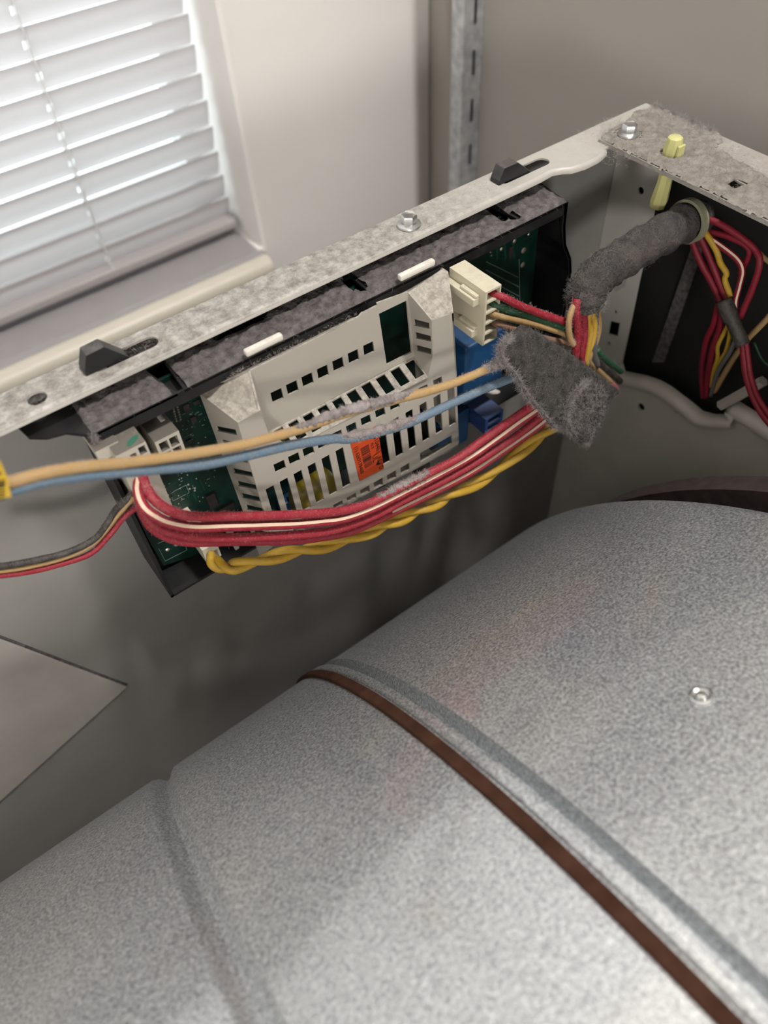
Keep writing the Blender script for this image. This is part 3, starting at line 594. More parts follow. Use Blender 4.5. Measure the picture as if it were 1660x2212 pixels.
# 4 left facet with nine slots, down to the board
B0 = aty(431, 850, YC - .0115); B1 = aty(561, 1201, YC - .0115)
lp0, lp1, lp2 = A2, Lw(592, 1180), aty(475, 957, YC - .0115); ln = (lp1 - lp0).cross(lp2 - lp0).normalized()
def Lf(px, py): return atp(px, py, lp0, ln)
li = ln if ln.x > 0 else -ln
lslots = [(465, 919.6), (477, 949), (489, 980), (500.7, 1010.5), (510, 1038), (519, 1064), (528.7, 1089), (537, 1116), (545, 1141)]
hl = []
for i, (x, y) in enumerate(lslots): t = i / 8; hl.append([Lf(x, y), Lf(x + 44 - 3 * t, y + 8.5 + 2 * t), Lf(x + 47.5 - 3 * t, y + 20.5 - 1 * t), Lf(x + 4.5, y + 11.5)])
cv.plate([A2, Lf(431, 850), Lf(561, 1201), Lw(592, 1180)], hl, TH, li)
# 5 dusty top-left facet, 6 top-right facet, 7 right bevel of the recess
def facet(pts, holes=(), inward=(0, 1, -.2)):
    pts = [Vector(p) for p in pts]
    for i in range(1, len(pts) - 1): cv.hexa([pts[0], pts[i], pts[i + 1]], Vector(inward).normalized() * TH)
facet([Lf(431, 850), A1, A3, A2], inward=(0.1, .8, -.5))
R0 = U(882, 632); R1 = aty(958, 580, YT - .002); R2 = aty(969, 587, YT - .004)
facet([R0, R1, R2, Lw(980, 676), Lw(933, 692)], inward=(0, .8, -.5))
rp0, rp1, rp2 = U(882, 632), U(895, 770), Lw(935, 771); rn = (rp1 - rp0).cross(rp2 - rp0).normalized()
def Rb(px, py): return atp(px, py, rp0, rn)
hr = [[Rb(700 + x / 5.533, 560 + y / 5.533) for x, y in q] for q in (((1068, 712), (1258, 762), (1266, 835), (1080, 795)), ((1085, 867), (1276, 917), (1282, 985), (1095, 945)), ((1097, 1022), (1287, 1072), (1300, 1140), (1110, 1095)))]
cv.plate([rp0, Rb(933, 692), Rb(935, 771), rp1], hr, TH, rn if rn.y > 0 else -rn)
facet([U(895, 770), Lw(935, 771), BvR], inward=(0, 1, 0)); facet([Lw(579, 933), Lw(630, 968), BvL, p0], inward=(0, 1, 0))
facet([A3, A1, p0, Lw(579, 933)], inward=(-1, .3, 0))
# 8 top face: from the ridge back under the tray lip; 9 right and bottom walls
tops = [Lf(431, 850), A1, U(660, 743), U(776, 684)]; tb = [Vector((p.x, YT + .004, ZT - .0075)) for p in tops]
for i in range(3): cv.hexa([tops[i], tops[i + 1], tb[i + 1], tb[i]], (0, .0003, -TH))
tops = [U(816, 660), U(882, 631), R1]; tb = [Vector((p.x, YT + .004, ZT - .0075)) for p in tops]
for i in range(2): cv.hexa([tops[i], tops[i + 1], tb[i + 1], tb[i]], (0, .0003, -TH))
rw = [R2, Lw(980, 676), Lw(987, 804), Lw(989, 880), Lw(992, 954)]
for i in range(4): cv.hexa([rw[i], rw[i + 1], Vector((rw[i + 1].x, YC, rw[i + 1].z)), Vector((rw[i].x, YC, rw[i].z))], (-TH, 0, 0))
bw = [Lw(989, 964), Lw(955, 983), Lw(931, 996), Lw(828, 1051), Lw(743, 1091), Lw(592, 1180)]
for i in range(5): cv.hexa([bw[i], bw[i + 1], Vector((bw[i + 1].x, YL + .005, bw[i + 1].z)), Vector((bw[i].x, YL + .005, bw[i].z))], (0, 0, TH))
co = cv.build('cover', M['cover'], cb)
# fluff along the cover's ridge
rpts = [Lf(431, 850), A1, U(660, 743), U(776, 684)]; q = []
for _ in range(420): i = random.choice([0, 0, 1, 1, 2]); q.append(rpts[i].lerp(rpts[i + 1], random.random()) + Vector((0, random.uniform(0, .003), .0002)))
fuzz('lint', M['lint_l'], cb, [p[:] for p in q], np.tile([0, -.3, 1], (len(q), 1)), .0013)
# things seen through the slots: yellow-wound transformer, blue and dark parts
c = aty(668, 1045, -.018); MB().tube([(c.x - .010, -.018, c.z - .004), (c.x - .003, -.020, c.z - .006), (c.x + .012, -.018, c.z - .004)], [.007, .0088, .007], 16).build('coil', M['grease'], cb, smooth=True)
MB().box((c.x - .014, -.012, c.z - .024), (c.x + .018, YC, c.z - .012)).build('coil_bobbin', M['relay'], cb, bevel=.0005)
for px, py, w, h in ((900, 1000, .005, .012), (935, 930, .004, .010)):
    c = aty(px, py, -.020); MB().tube([(c.x, YC, c.z), (c.x, -.026, c.z)], [w, w], 16).build('capacitor', M['chip'], cb, smooth=True)
c = aty(955, 915, -.016); MB().box((c.x - .009, -.024, c.z - .014), (c.x + .012, YC, c.z + .010)).build('relay', M['relay'], cb, bevel=.0005)

# orange label with its print
sp = [Lw(*p) for p in ((755, 950), (814, 918), (829.5, 1011), (777, 1038))]
ey = Vector((0, -.00025, 0))
stk = MB().plate([sp[0] + ey, sp[1] + ey, sp[2] + ey, (sp[2] * .9 + sp[3] * .1) + ey, sp[3] + ey], [], .0002, (0, 1, 0)).build('sticker', M['orange'], cb)
tag(stk, 'orange label with barcode')
inkm = MB(); ink2 = MB()
def on_l(u, v, off=.00032):
    """u across the label (0 left, 1 right), v down it"""
    a = sp[0].lerp(sp[1], u); b = sp[3].lerp(sp[2], u); p = a.lerp(b, v); return Vector((p.x, YL - off, p.z))
vv = .30; bars = [(.300, .010), (.316, .006), (.33, .012), (.352, .006), (.365, .014), (.395, .018), (.425, .010), (.442, .006), (.455, .012), (.475, .006), (.505, .010), (.53, .006), (.545, .012), (.565, .006), (.578, .022), (.606, .016), (.63, .010), (.648, .006), (.66, .006), (.69, .012), (.712, .006), (.728, .012), (.748, .006), (.765, .010)]
for v, w in bars: (inkm if w > .009 else ink2).add([on_l(.28, v), on_l(.60, v - .012), on_l(.60, v - .012 + w), on_l(.28, v + w)], [(0, 1, 2, 3)])
inkm.add([on_l(.70, .83), on_l(.84, .735), on_l(.86, .86)], [(0, 1, 2)])
inkm.build('barcode', M['ink'], stk)['kind'] = 'stuff'; ink2.build('thin_bars', M['ink2'], stk)['kind'] = 'stuff'
def print_on(txt, u, v, size, name='print'):
    f = bpy.data.curves.new(name, 'FONT'); f.body = txt; f.size = size; f.extrude = 0; f.fill_mode = 'FRONT'; f.resolution_u = 2
    o = bpy.data.objects.new(name, f); COL.objects.link(o)
    dv = (sp[3] - sp[0]).normalized(); du = (sp[1] - sp[0]); nrm = Vector((0, -1, 0)); xa = dv; ya = nrm.cross(xa).normalized()
    if ya.dot(du) < 0: ya = -ya
    p = on_l(u, v, .0004); dg = bpy.context.evaluated_depsgraph_get(); me = bpy.data.meshes.new_from_object(o.evaluated_get(dg)); bpy.data.objects.remove(o)
    me.transform(Matrix(((xa.x, ya.x, -nrm.x, p.x), (xa.y, ya.y, -nrm.y, p.y), (xa.z, ya.z, -nrm.z, p.z), (0, 0, 0, 1))))
    o = bpy.data.objects.new(name, me); COL.objects.link(o); o.parent = stk; me.materials.clear(); me.materials.append(M['ink']); o['kind'] = 'stuff'
print_on('W55104463', .80, .03, .0034); print_on('REV D', .80, .68, .0034); print_on('(1) 6269178460', .08, .20, .0030); print_on('Pb 0', .66, .30, .0022); print_on('UL', .63, .58, .0042)

# white tabs on the tray top's front edge
def tabw(a, b):
    p, q = aty(*a, YT - .0012), aty(*b, YT - .0012); z = (p.z + q.z) / 2
    MB().box((p.x, YT - .0024, z - .0011), (q.x, YT + .0004, z + .0016)).build('cover_tab', M['tabw'], cb, bevel=.0007, smooth=True)
tabw((530, 765), (610, 727)); tabw((863, 600), (938, 568))

# connectors
def conn(name, corner, fw, fh, yf, back, m, cells=(), wall=.0008, deep=.006, bev=.0002):
    """box header whose open mouth faces the drum: corner = upper left of the mouth"""
    o = corner; q = [Vector((o.x, yf, o.z)), Vector((o.x + fw, yf, o.z)), Vector((o.x + fw, yf, o.z - fh)), Vector((o.x, yf, o.z - fh))]
    hs = [[Vector((o.x + a * fw, yf, o.z - b * fh)), Vector((o.x + c * fw, yf, o.z - b * fh)), Vector((o.x + c * fw, yf, o.z - d * fh)), Vector((o.x + a * fw, yf, o.z - d * fh))] for a, b, c, d in cells]
    mb = MB().plate(q, hs, deep, (0, 1, 0)) if hs else MB()
    y0 = yf + deep if hs else yf
    mb.box((o.x + .00005, y0, o.z - fh + .00005), (o.x + fw - .00005, back, o.z - .00005))
    return mb.build(name, m, cb, bevel=0)
# right ivory connector with four wires
Yn = -.046; cA = aty(1050, 632, Yn); cB = aty(1084, 613, Yn); cC = aty(1051, 743, Yn)
wN, hN = cB.x - cA.x, cA.z - cC.z
con_r = conn('connector', cA, wN, hN, Yn, -.0225, M['nylon'], [(.12, .035 + .195 * k, .92, .20 + .195 * k) for k in range(5)], deep=.010)
con_r['label'] = 'tall ivory connector with red, green, tan and brown wires'
for t in (.22, .80):
    z = cA.z - hN * t; mb = MB(); mb.box((cA.x - .0034, Yn + .0035, z - .0018), (cA.x + .0001, Yn + .024, z + .0018)); mb.box((cA.x - .0021, Yn + .0035, z + .0018), (cA.x + .0001, Yn + .014, z + .0032))
    mb.build('latch_rib', M['nylon'], con_r, bevel=.0003)
# blue relay and dull blue connector
Yr = -.030; rA = aty(1007, 754, Yr); rB = aty(1082, 728, Yr); rC = aty(1012, 872, Yr)
MB().box((rA.x, Yr, rC.z), (rA.x + .026, YC, rA.z)).build('relay', M['relay'], cb, bevel=.0012, seg=3, smooth=True)
Yb_ = -.036; bA = aty(1050, 907, Yb_); bB = aty(1088, 887, Yb_); bC = aty(1051, 937, Yb_)
conn('connector', bA, bB.x - bA.x, bA.z - bC.z, Yb_, YC, M['bluecon'], [(.15, .12, .86, .46), (.15, .58, .86, .94)], deep=.008)['label'] = 'dull blue connector'
c = aty(1075, 850, -.012); MB().tube([(c.x - .006, YC - .001, c.z + .004), (c.x, -.013, c.z), (c.x + .006, -.016, c.z - .008)], [.0024, .0022, .0003], 10).build('pointed_post', M['tabw'], cb, smooth=True)
# left pair of ivory headers
Yh = -.0235; hA = aty(334, 956, Yh); hB = aty(386, 930, Yh); hC = aty(352, 990, Yh)
conn('connector', hA, hB.x - hA.x, .0135, Yh, YC, M['nylon_d'], [(.12, .12, .46, .46), (.54, .12, .88, .46), (.12, .54, .46, .88), (.54, .54, .88, .88)], deep=.008)['label'] = 'empty ivory four-way connector'
Yh2 = -.030; gA = aty(250, 986, Yh2); gB = aty(316, 957, Yh2)
con_l = conn('connector', gA, gB.x - gA.x, .0420, Yh2, YC, M['nylon_d'], [(.70, .03, .93, .12), (.40, .06, .60, .15), (.70, .16, .93, .26), (.4, .2, .6, .3)], deep=.005)
con_l['label'] = 'ivory connector with a green smear holding the red wires'
c = aty(216, 985, -.024); MB().box((c.x - .001, -.024, c.z - .003), (c.x + .008, YC, c.z + .0025)).build('connector', M['nylon_d'], cb, bevel=.0003)
g = aty(286, 958, Yh2); gz = gA.z + .0001
mb = MB(); n = 14; mb.add([Vector((gA.x + (gB.x - gA.x) * (.70 + .24 * math.cos(2 * math.pi * k / n)), Yh2 + .0034 + .0014 * math.sin(2 * math.pi * k / n) + .0012 * math.cos(2 * math.pi * k / n), gz)) for k in range(n)], [tuple(range(n))])
M['smear'] = mat('green_marker', (0.02, 0.13, 0.08), 0.7); mb.build('marker_smear', M['smear'], con_l)
c = aty(347, 905, -.012); MB().tube([(c.x, YC, c.z), (c.x, -.015, c.z)], [.0016, .0016], 12).build('standoff', M['tabw'], cb, smooth=True)
# lower connector with the yellow pair
Yk = -.026; kA = aty(437, 1190, Yk); kB = aty(474, 1172, Yk)
con_y = conn('connector', kA, .0074, .0100, Yk, YC, M['nylon'], [(.12, .42, .88, .93)], deep=.008)
con_y['label'] = 'ivory connector with the twisted yellow wires'
MB().box((kA.x + .0008, Yk + .006, kA.z - .0004), (kA.x + .0052, YC, kA.z + .008)).build('connector_back', M['nylon'], con_y)
c = aty(506, 1180, -.016); MB().hexa([Vector((c.x - .0016, -.016, c.z + .016)), Vector((c.x + .0016, -.016, c.z + .016)), Vector((c.x + .0022, -.016, c.z - .003)), Vector((c.x + .0012, -.016, c.z - .005)), Vector((c.x, -.016, c.z - .003))], (0, .0012, 0)).build('cover_leg', M['cover'], cb)

# ------------------------------------------------------------------ wiring harness
hs = tag(empty('wiring_harness'), 'lint-coated wiring harness of red, yellow, tan and blue wires bound with dark felt tape', 'wiring harness')
def ypath(pts, ys, n=7, ax=1):
    """pixel polyline; ys = (t, plane) knots along it"""
    m = len(pts) - 1; out = []
    for i, (px, py) in enumerate(pts):
        t = i / m
        for (t0, v0), (t1, v1) in zip(ys, ys[1:]):
            if t <= t1 + 1e-9: v = v0 + (v1 - v0) * (t - t0) / (t1 - t0); break
        out.append(at(px, py, ax, v))
    return curve(out, n)
def add_wire(name, pts, ys, wpx, m, parent, fz=0, ax=1, n=7, lintm='lint_l', label=None, wob=.00006, nseg=10, rr=None):
    path = ypath(pts, ys, n, ax); mid = path[len(path) // 2]
    r = rr or wpx * .5 * depth(mid) / F
    rad = [r * (1 + random.uniform(-.035, .035)) for _ in path]
    o = MB().tube(path, rad, nseg).build(name, M[m], parent, smooth='all')
    if label: o['label'] = label
    if fz:
        P, N_ = along(path, r, fz); fuzz('lint', M[lintm], parent, [p[:] for p in P], [v[:] for v in N_], .0011)
    return path, r, o
def stripe(path, r, frac, parent, m='stripe', side=Vector((0, -.25, 1)), w=.35):
    vs = []; k = len(path)
    for i, p in enumerate(path):
        t = (path[min(i + 1, k - 1)] - path[max(i - 1, 0)]).normalized(); v = (side - t * side.dot(t)).normalized(); b = t.cross(v)
        for a in (-w, 0, w): vs.append(p + (v * math.cos(a) + b * math.sin(a)) * (r * 1.045 + .00004))
    mb = MB().add(vs, [(i * 3 + j, i * 3 + j + 1, i * 3 + j + 4, i * 3 + j + 3) for i in range(k - 1) for j in (0, 1)]); return mb.build('stripe', M[m], parent, smooth='all')
def lump(path, t0, t1, r, mt, parent, off=.0010, size=.0021, nf=900, lm='lint_l', up=Vector((0, -.15, 1))):
    """a clot of lint lying along the upper side of a wire"""
    m = len(path) - 1; a, b = int(t0 * m), int(t1 * m); seg = path[a:b + 1]; n = max(8, int((seg[-1] - seg[0]).length / .0009)); pp = []
    for i in range(n + 1):
        t = i / n * (len(seg) - 1.001); k = int(t); p = seg[k].lerp(seg[k + 1], t - k)
        pp.append(p + up * off + Vector(rng.normal(0, .00022, 3)))
    rad = [size * (math.sin(math.pi * min(1, max(0, i / n)) ) ** .45 * random.uniform(.72, 1.12) + .05) for i in range(n + 1)]
    mb = MB().tube(pp, rad, 9); mb.v = [tuple(Vector(v) + Vector(rng.normal(0, .00013, 3))) for v in mb.v]
    o = mb.build('lint_clot', M[mt], parent, smooth='all'); o['kind'] = 'stuff'
    P, N_ = scatter(o, nf); fuzz('lint', M[lm], parent, P, N_, .0016, lay=.6)
YS = [(0, -.066), (.5, -.060), (1, -.064)]
tanp = [(4, 1049), (22, 1042), (100, 1021), (190, 1007), (265, 1000), (340, 991), (440, 976), (528, 960), (601, 941), (655, 925), (738, 896), (810, 876), (865, 861), (919, 847), (973, 830), (1012, 815), (1066, 792), (1106, 778), (1150, 770)]
path, r, _ = add_wire('wire', tanp, YS, 21, 'tan', hs, fz=1500, label='long tan wire')
lump(path, .485, .70, r, 'clot', hs, .0015, .0021, 2600)
lump(path, .86, .955, r, 'clot', hs, .0006, .0022, 900)
blup = [(4, 1064), (25, 1058), (100, 1038), (190, 1026), (265, 1019), (340, 1013), (440, 1003), (528, 985), (600, 968), (655, 957), (720, 948), (756, 948), (828, 931), (883, 914), (919, 898), (973, 873), (1020, 852), (1048, 840), (1103, 818), (1150, 800)]
path, r, _ = add_wire('wire', blup, YS, 21, 'blue', hs, fz=1500, label='long grey-blue wire')
lump(path, .555, .71, r, 'clot', hs, .0015, .0018, 1900)
YR = [(0, -.0335), (.12, -.046), (.5, -.058), (1, -.066)]
r1 = [(308, 1030), (316, 1052), (332, 1078), (358, 1098), (386, 1110), (423, 1116), (495, 1115), (568, 1114), (641, 1111), (695, 1108), (745, 1102), (801, 1086), (865, 1053), (937, 1017), (991, 989), (1040, 953), (1085, 921), (1139, 884), (1170, 860)]
path, r, _ = add_wire('wire', r1, YR, 20, 'red', hs, fz=1300, lintm='lint_pink', label='uppermost red wire')
lump(path, .62, .73, r, 'clot', hs, .0011, .0015, 1300)
r2 = [(300, 1040), (299, 1064), (309, 1092), (332, 1113), (368, 1130), (423, 1139), (495, 1137), (568, 1135), (641, 1132), (695, 1127), (745, 1120), (810, 1096), (901, 1050), (973, 1012), (1020, 985), (1070, 950), (1118, 915), (1157, 888), (1185, 862)]
path, r, o = add_wire('wire', r2, YR, 21, 'red', hs, fz=1100, lintm='lint_pink', label='red wire with a cream stripe'); stripe(path, r, .35, o, side=Vector((-.15, -.55, .8)), w=.32)
lump(path, .63, .72, r, 'clot', hs, .0010, .0012, 900)
YR2 = [(0, -.034), (.12, -.045), (.5, -.057), (1, -.067)]
r3 = [(302, 1062), (304, 1088), (323, 1124), (350, 1144), (392, 1155), (441, 1161), (500, 1162), (560, 1160), (620, 1157), (677, 1152), (731, 1143), (810, 1114), (883, 1075), (955, 1040), (1020, 1004), (1066, 975), (1121, 938), (1166, 902), (1200, 872)]
path, r, _ = add_wire('wire', r3, YR2, 20, 'red', hs, fz=1100, lintm='lint_pink', label='third red wire from the top')
r4 = [(304, 1080), (306, 1102), (329, 1140), (368, 1163), (414, 1171), (495, 1170), (568, 1169), (641, 1167), (713, 1158), (770, 1144), (846, 1109), (901, 1082), (955, 1055), (1020, 1020), (1094, 971), (1148, 933), (1182, 906), (1205, 884)]
path, r, o = add_wire('wire', r4, YR2, 18, 'red', hs, fz=700, lintm='lint_pink', label='lowest red wire'); stripe(path[70:], r, .3, o, side=Vector((0, -.35, .7)), w=.28)
r5 = [(870, 1085), (930, 1060), (985, 1030), (1060, 985), (1120, 945), (1176, 908), (1205, 880)]
add_wire('wire', r5, [(0, -.055), (1, -.062)], 17, 'red', hs, label='short visible red wire behind the others')
# lint pink fluff at the left bend
P, N_ = [], []
for _ in range(700):
    t = random.random(); c = at(312 + 40 * t + random.uniform(-6, 10), 1052 + 45 * t + random.uniform(-10, 8), 1, -.0405 - .004 * t); P.append(c[:]); N_.append((.3, -.6, .6))
fuzz('lint', M['lint_pink'], hs, P, N_, .0018)
# twisted yellow pair
yp = [(455, 1196), (466, 1216), (490, 1226), (514, 1222), (568, 1210), (623, 1195), (677, 1184), (731, 1172), (790, 1152), (831, 1136), (870, 1119), (909, 1101), (950, 1082), (987, 1062), (1050, 1033), (1115, 984), (1168, 943), (1200, 915)]
mid = ypath(yp, [(0, -.030), (.12, -.040), (.5, -.055), (1, -.066)], 10); ry = .0019
turns = 4.8; s_acc = 0
for ph in (0, math.pi):
    pp = []; up_ = Vector((0, -.3, 1))
    for i, p in enumerate(mid):
        t = (mid[min(i + 1, len(mid) - 1)] - mid[max(i - 1, 0)]).normalized(); v = (up_ - t * up_.dot(t)).normalized(); b = t.cross(v)
        a = ph + 2 * math.pi * turns * i / len(mid); k = min(1, i / 8) * .92
        pp.append(p + (v * math.cos(a) + b * math.sin(a)) * ry * k)
    o = MB().tube(pp, ry, 10).build('wire', M['yellow'], hs, smooth='all'); o['label'] = 'yellow wire of the twisted pair'
    if ph: stripe(pp, ry, .2, o, m='red', side=Vector((0, .2, -1)), w=.22)
    P, N_ = along(pp, ry, 450); fuzz('lint', M['lint'], hs, [p[:] for p in P], [v[:] for v in N_], .0011)
P, N_ = along(mid, ry * 1.8, 500, 1.5, (.62, .80)); fuzz('lint', M['lint'], hs, [p[:] for p in P], [v[:] for v in N_], .0022)
# four wires from the ivory connector to the bundle
for pts, m, w, lb in (([(1056, 630), (1064, 634), (1090, 643), (1119, 658), (1162, 675), (1200, 688), (1240, 700)], 'red', 17, 'red wire at the top of the ivory connector'),
                   ([(1056, 655), (1067, 658), (1105, 671), (1162, 689), (1200, 701), (1240, 716)], 'greenw', 15, 'green wire'),
                   ([(1053, 673), (1061, 676), (1090, 686), (1133, 696), (1200, 714), (1245, 732)], 'tan', 14, 'tan wire under the green one'),
                   ([(1060, 694), (1070, 697), (1105, 709), (1160, 728), (1245, 744)], 'brown', 15, 'brown wire at the bottom of the ivory connector'),
                   ([(1180, 742), (1205, 742), (1230, 738), (1250, 745)], 'tan', 13, 'short tan stub behind the tape')):
    add_wire('wire', pts, [(0, -.0375), (.3, -.047), (1, -.055)], w, m, hs, fz=250, label=lb)
# sleeve, its wires below, tape
slv = ypath([(1516, 468), (1478, 482), (1430, 508), (1378, 538), (1335, 566), (1300, 588), (1279, 610), (1269, 632), (1266, 657)], [(0, -.0565), (.5, -.053), (1, -.0545)], 8)
nS = len(slv); rads = [.0087 * (1 + .05 * math.sin(i * .9) + random.uniform(-.03, .03)) for i in range(nS)]
rads = [r * (.88 if i < 8 else 1) * (.94 if i > nS - 5 else 1) for i, r in enumerate(rads)]
mb = MB().tube(slv, rads, 26); mb.v = [tuple(Vector(v) + Vector(rng.normal(0, .00022, 3))) for v in mb.v]
so = mb.build('sleeve', M['sleeve'], hs, smooth='all'); so['label'] = 'black sleeve coated in grey lint'
P, N_ = along(slv, .0087, 3400, .45, (.30, 1)); fuzz('lint', M['lint_d'], hs, [p[:] for p in P], [v[:] for v in N_], .0022, lay=.75)
P, N_ = scatter(so, 1100, minz=.1); fuzz('lint', M['lint_d'], hs, P, N_, .0012, lay=.9)
P, N_ = along(slv, .0082, 900, .2, (.80, .99)); fuzz('lint', M['lint'], hs, [p[:] for p in P], [v[:] for v in N_], .0030)
for pts, m, w, lb in (([(1247, 646), (1245, 660), (1246, 683), (1249, 719), (1243, 764), (1240, 790)], 'red', 18, 'red wire below the sleeve, left'),
                      ([(1260, 646), (1259, 660), (1262, 690), (1262, 728), (1256, 772), (1262, 800)], 'red', 18, 'red wire below the sleeve, right'),
                      ([(1280, 646), (1279, 660), (1271, 688), (1275, 715), (1272, 745), (1264, 790)], 'yellow', 15, 'yellow wire below the sleeve'),
                      ([(1274, 646), (1278, 665), (1284, 700), (1282, 730), (1270, 765), (1266, 790)], 'yellow', 14, 'yellow wire twisted behind'),
                      ([(1246, 650), (1234, 674), (1229, 700), (1232, 730), (1240, 745)], 'tan', 13, 'tan wire left of the reds'),
                      ([(1284, 646), (1291, 674), (1294, 705), (1288, 735), (1272, 776), (1279, 789), (1309, 816), (1330, 838)], 'tan', 14, 'tan wire bending along the tape'),
                      ([(1283, 650), (1287, 682), (1284, 720), (1283, 760), (1290, 790)], 'greyw', 16, 'grey wire at the back'),
                      ([(1284, 770), (1300, 786), (1322, 806), (1340, 824)], 'blackw', 15, 'black wire along the tape'),
                      ([(1290, 755), (1302, 770), (1322, 786), (1342, 803)], 'greenw', 13, 'green wire along the tape'),
                      ([(1322, 830), (1332, 840), (1330, 852), (1318, 856)], 'red', 9, 'small red wire end')):
    back = m in ('greyw', 'blackw', 'greenw') or lb.endswith('tape')
    add_wire('wire', pts, [(0, -.050 if back else -.056), (1, -.052 if back else -.060)], w, m, hs, fz=350 if m in ('red', 'yellow', 'tan') else 60, lintm='lint_pink' if m == 'red' else 'lint_l', label=lb)
def pillow(name, outline, p0, n, thick, m, parent, step=.0011, bump=.0004, round_=.004):
    """soft flat pad: outline (pixels) on a plane, swollen towards its middle on both faces"""
    n = n.normalized(); u = n.orthogonal().normalized(); w = n.cross(u); P = [atp(x, y, p0, n) for x, y in outline]
    Q = [Vector(((p - p0).dot(u), (p - p0).dot(w))) for p in P]; dense = []
    for i in range(len(Q)):
        a, b = Q[i], Q[(i + 1) % len(Q)]; k = max(1, int((b - a).length / step))
        for t in range(k): q = a.lerp(b, t / k); dense.append(q + Vector(rng.normal(0, step * .13, 2)))
    def inside(p):
        r = False; j = len(dense) - 1
        for i in range(len(dense)):
            if (dense[i].y > p.y) != (dense[j].y > p.y) and p.x < (dense[j].x - dense[i].x) * (p.y - dense[i].y) / (dense[j].y - dense[i].y) + dense[i].x: r = not r
            j = i
        return r
    D = np.array([d[:] for d in dense]); inner = []
    x0, y0 = D.min(0); x1, y1 = D.max(0)
    for i in range(int((x1 - x0) / step)):
        for j in range(int((y1 - y0) / step)):
            q = Vector((x0 + (i + random.uniform(.3, .7)) * step, y0 + (j + random.uniform(.3, .7)) * step))
            if np.hypot(D[:, 0] - q.x, D[:, 1] - q.y).min() > step * .6 and inside(q): inner.append(q)
    pts = [d * 1000 for d in dense] + [q * 1000 for q in inner]
    V, E_, Fs, *_ = geometry.delaunay_2d_cdt(pts, [], [list(range(len(dense)))], 1, 1e-6); m_ = len(V); front = []; back = []
    for v in V:
        d = np.hypot(D[:, 0] - v.x / 1000, D[:, 1] - v.y / 1000).min(); h = thick * (.35 + .65 * math.sqrt(max(0, 1 - (1 - min(1, d / round_)) ** 2))); c = p0 + u * (v.x / 1000) + w * (v.y / 1000)
        front.append(c + n * (h + random.uniform(-bump, bump))); back.append(c - n * h)
    fs = [tuple(f) for f in Fs] + [tuple(i + m_ for i in reversed(f)) for f in Fs]; cnt = {}
    for f in Fs:
        for i in range(len(f)): cnt[(f[i], f[(i + 1) % len(f)])] = 1
    fs += [(b, a, a + m_, b + m_) for (a, b) in cnt if (b, a) not in cnt]
    return MB().add(front + back, fs).build(name, M[m], parent, smooth='all')
ta_, tb_, tc_ = aty(1131, 704, -.061), aty(1327, 841, -.066), aty(1090, 765, -.066)
tnr = (tb_ - ta_).cross(tc_ - ta_).normalized(); tnr = tnr if tnr.dot(CAM - ta_) > 0 else -tnr
to = pillow('tape_wrap', [(1131, 703), (1165, 722), (1230, 765), (1280, 803), (1328, 838), (1330, 850), (1308, 866), (1300, 890), (1292, 915), (1266, 958), (1256, 957), (1234, 936), (1222, 926), (1197, 925), (1172, 892), (1148, 866), (1130, 840), (1113, 812), (1090, 786), (1079, 758), (1090, 738), (1104, 726)], ta_, tnr, .0034, 'tape', hs, round_=.0026)
to['label'] = 'dark grey felt tape wrapped around the wires'
P, N_ = scatter(to, 9000); ok = N_ @ np.array(tnr) > -.4; fuzz('lint', M['lint_d'], hs, P[ok], N_[ok], .0024, lay=.85, rad=.000026)
# the loose flap of the tape, lower right, and its woolly rim
fl = pillow('tape_flap', [(1255, 838), (1275, 822), (1302, 842), (1307, 866), (1298, 900), (1284, 922), (1266, 957), (1240, 940), (1226, 920), (1218, 890), (1236, 862)], ta_ + tnr * .0052, tnr, .0016, 'tape', hs, bump=.0006)
P, N_ = scatter(fl, 3600); ok = N_ @ np.array(tnr) > -.5; fuzz('lint', M['lint'], hs, P[ok], N_[ok], .0028, lay=.8)
rim = [atp(x, y, ta_ + tnr * .003, tnr) for x, y in ((1104, 726), (1090, 738), (1079, 758), (1090, 786), (1113, 812), (1130, 840), (1148, 866), (1172, 892), (1197, 925), (1222, 926), (1234, 936), (1256, 957), (1266, 958), (1292, 915))]
rp_ = curve(rim, 6); P, N_ = along(rp_, .0010, 2600, .2); fuzz('lint', M['lint'], hs, [p[:] for p in P], [(Vector(v) + tnr * .5)[:] for v in N_], .0028)
rim2 = curve([atp(x, y, ta_ + tnr * .0062, tnr) for x, y in ((1236, 935), (1222, 905), (1232, 868), (1252, 838), (1270, 824))], 8); P, N_ = along(rim2, .0012, 1300, .2); fuzz('lint', M['lint'], hs, [p[:] for p in P], [(Vector(v) + tnr)[:] for v in N_], .0028)
# yellow flag label at the far left
fp = [aty(*p, -.069) for p in ((-60, 930), (2, 1000), (17, 1034), (19, 1050), (25, 1073), (-60, 1090))]
fg = MB().plate(fp, [], .0006, (0, 1, 0)).build('flag_label', M['tagy'], hs); fg['label'] = 'yellow flag label with black bars'
mb = MB()
for k, (y, w) in enumerate(((1018, 7), (1036, 3), (1042, 6), (1050, 2), (1057, 3), (1065, 2), (1069, 2), (1076, 3))):
    xr = (2 if k == 0 else 11); a = [aty(-50, y + 14, -.0692), aty(xr, y, -.0692), aty(xr, y + w, -.0692), aty(-50, y + 14 + w, -.0692)]; mb.add(a, [(0, 1, 2, 3)])
mb.build('bars', M['ink'], fg)['kind'] = 'stuff'

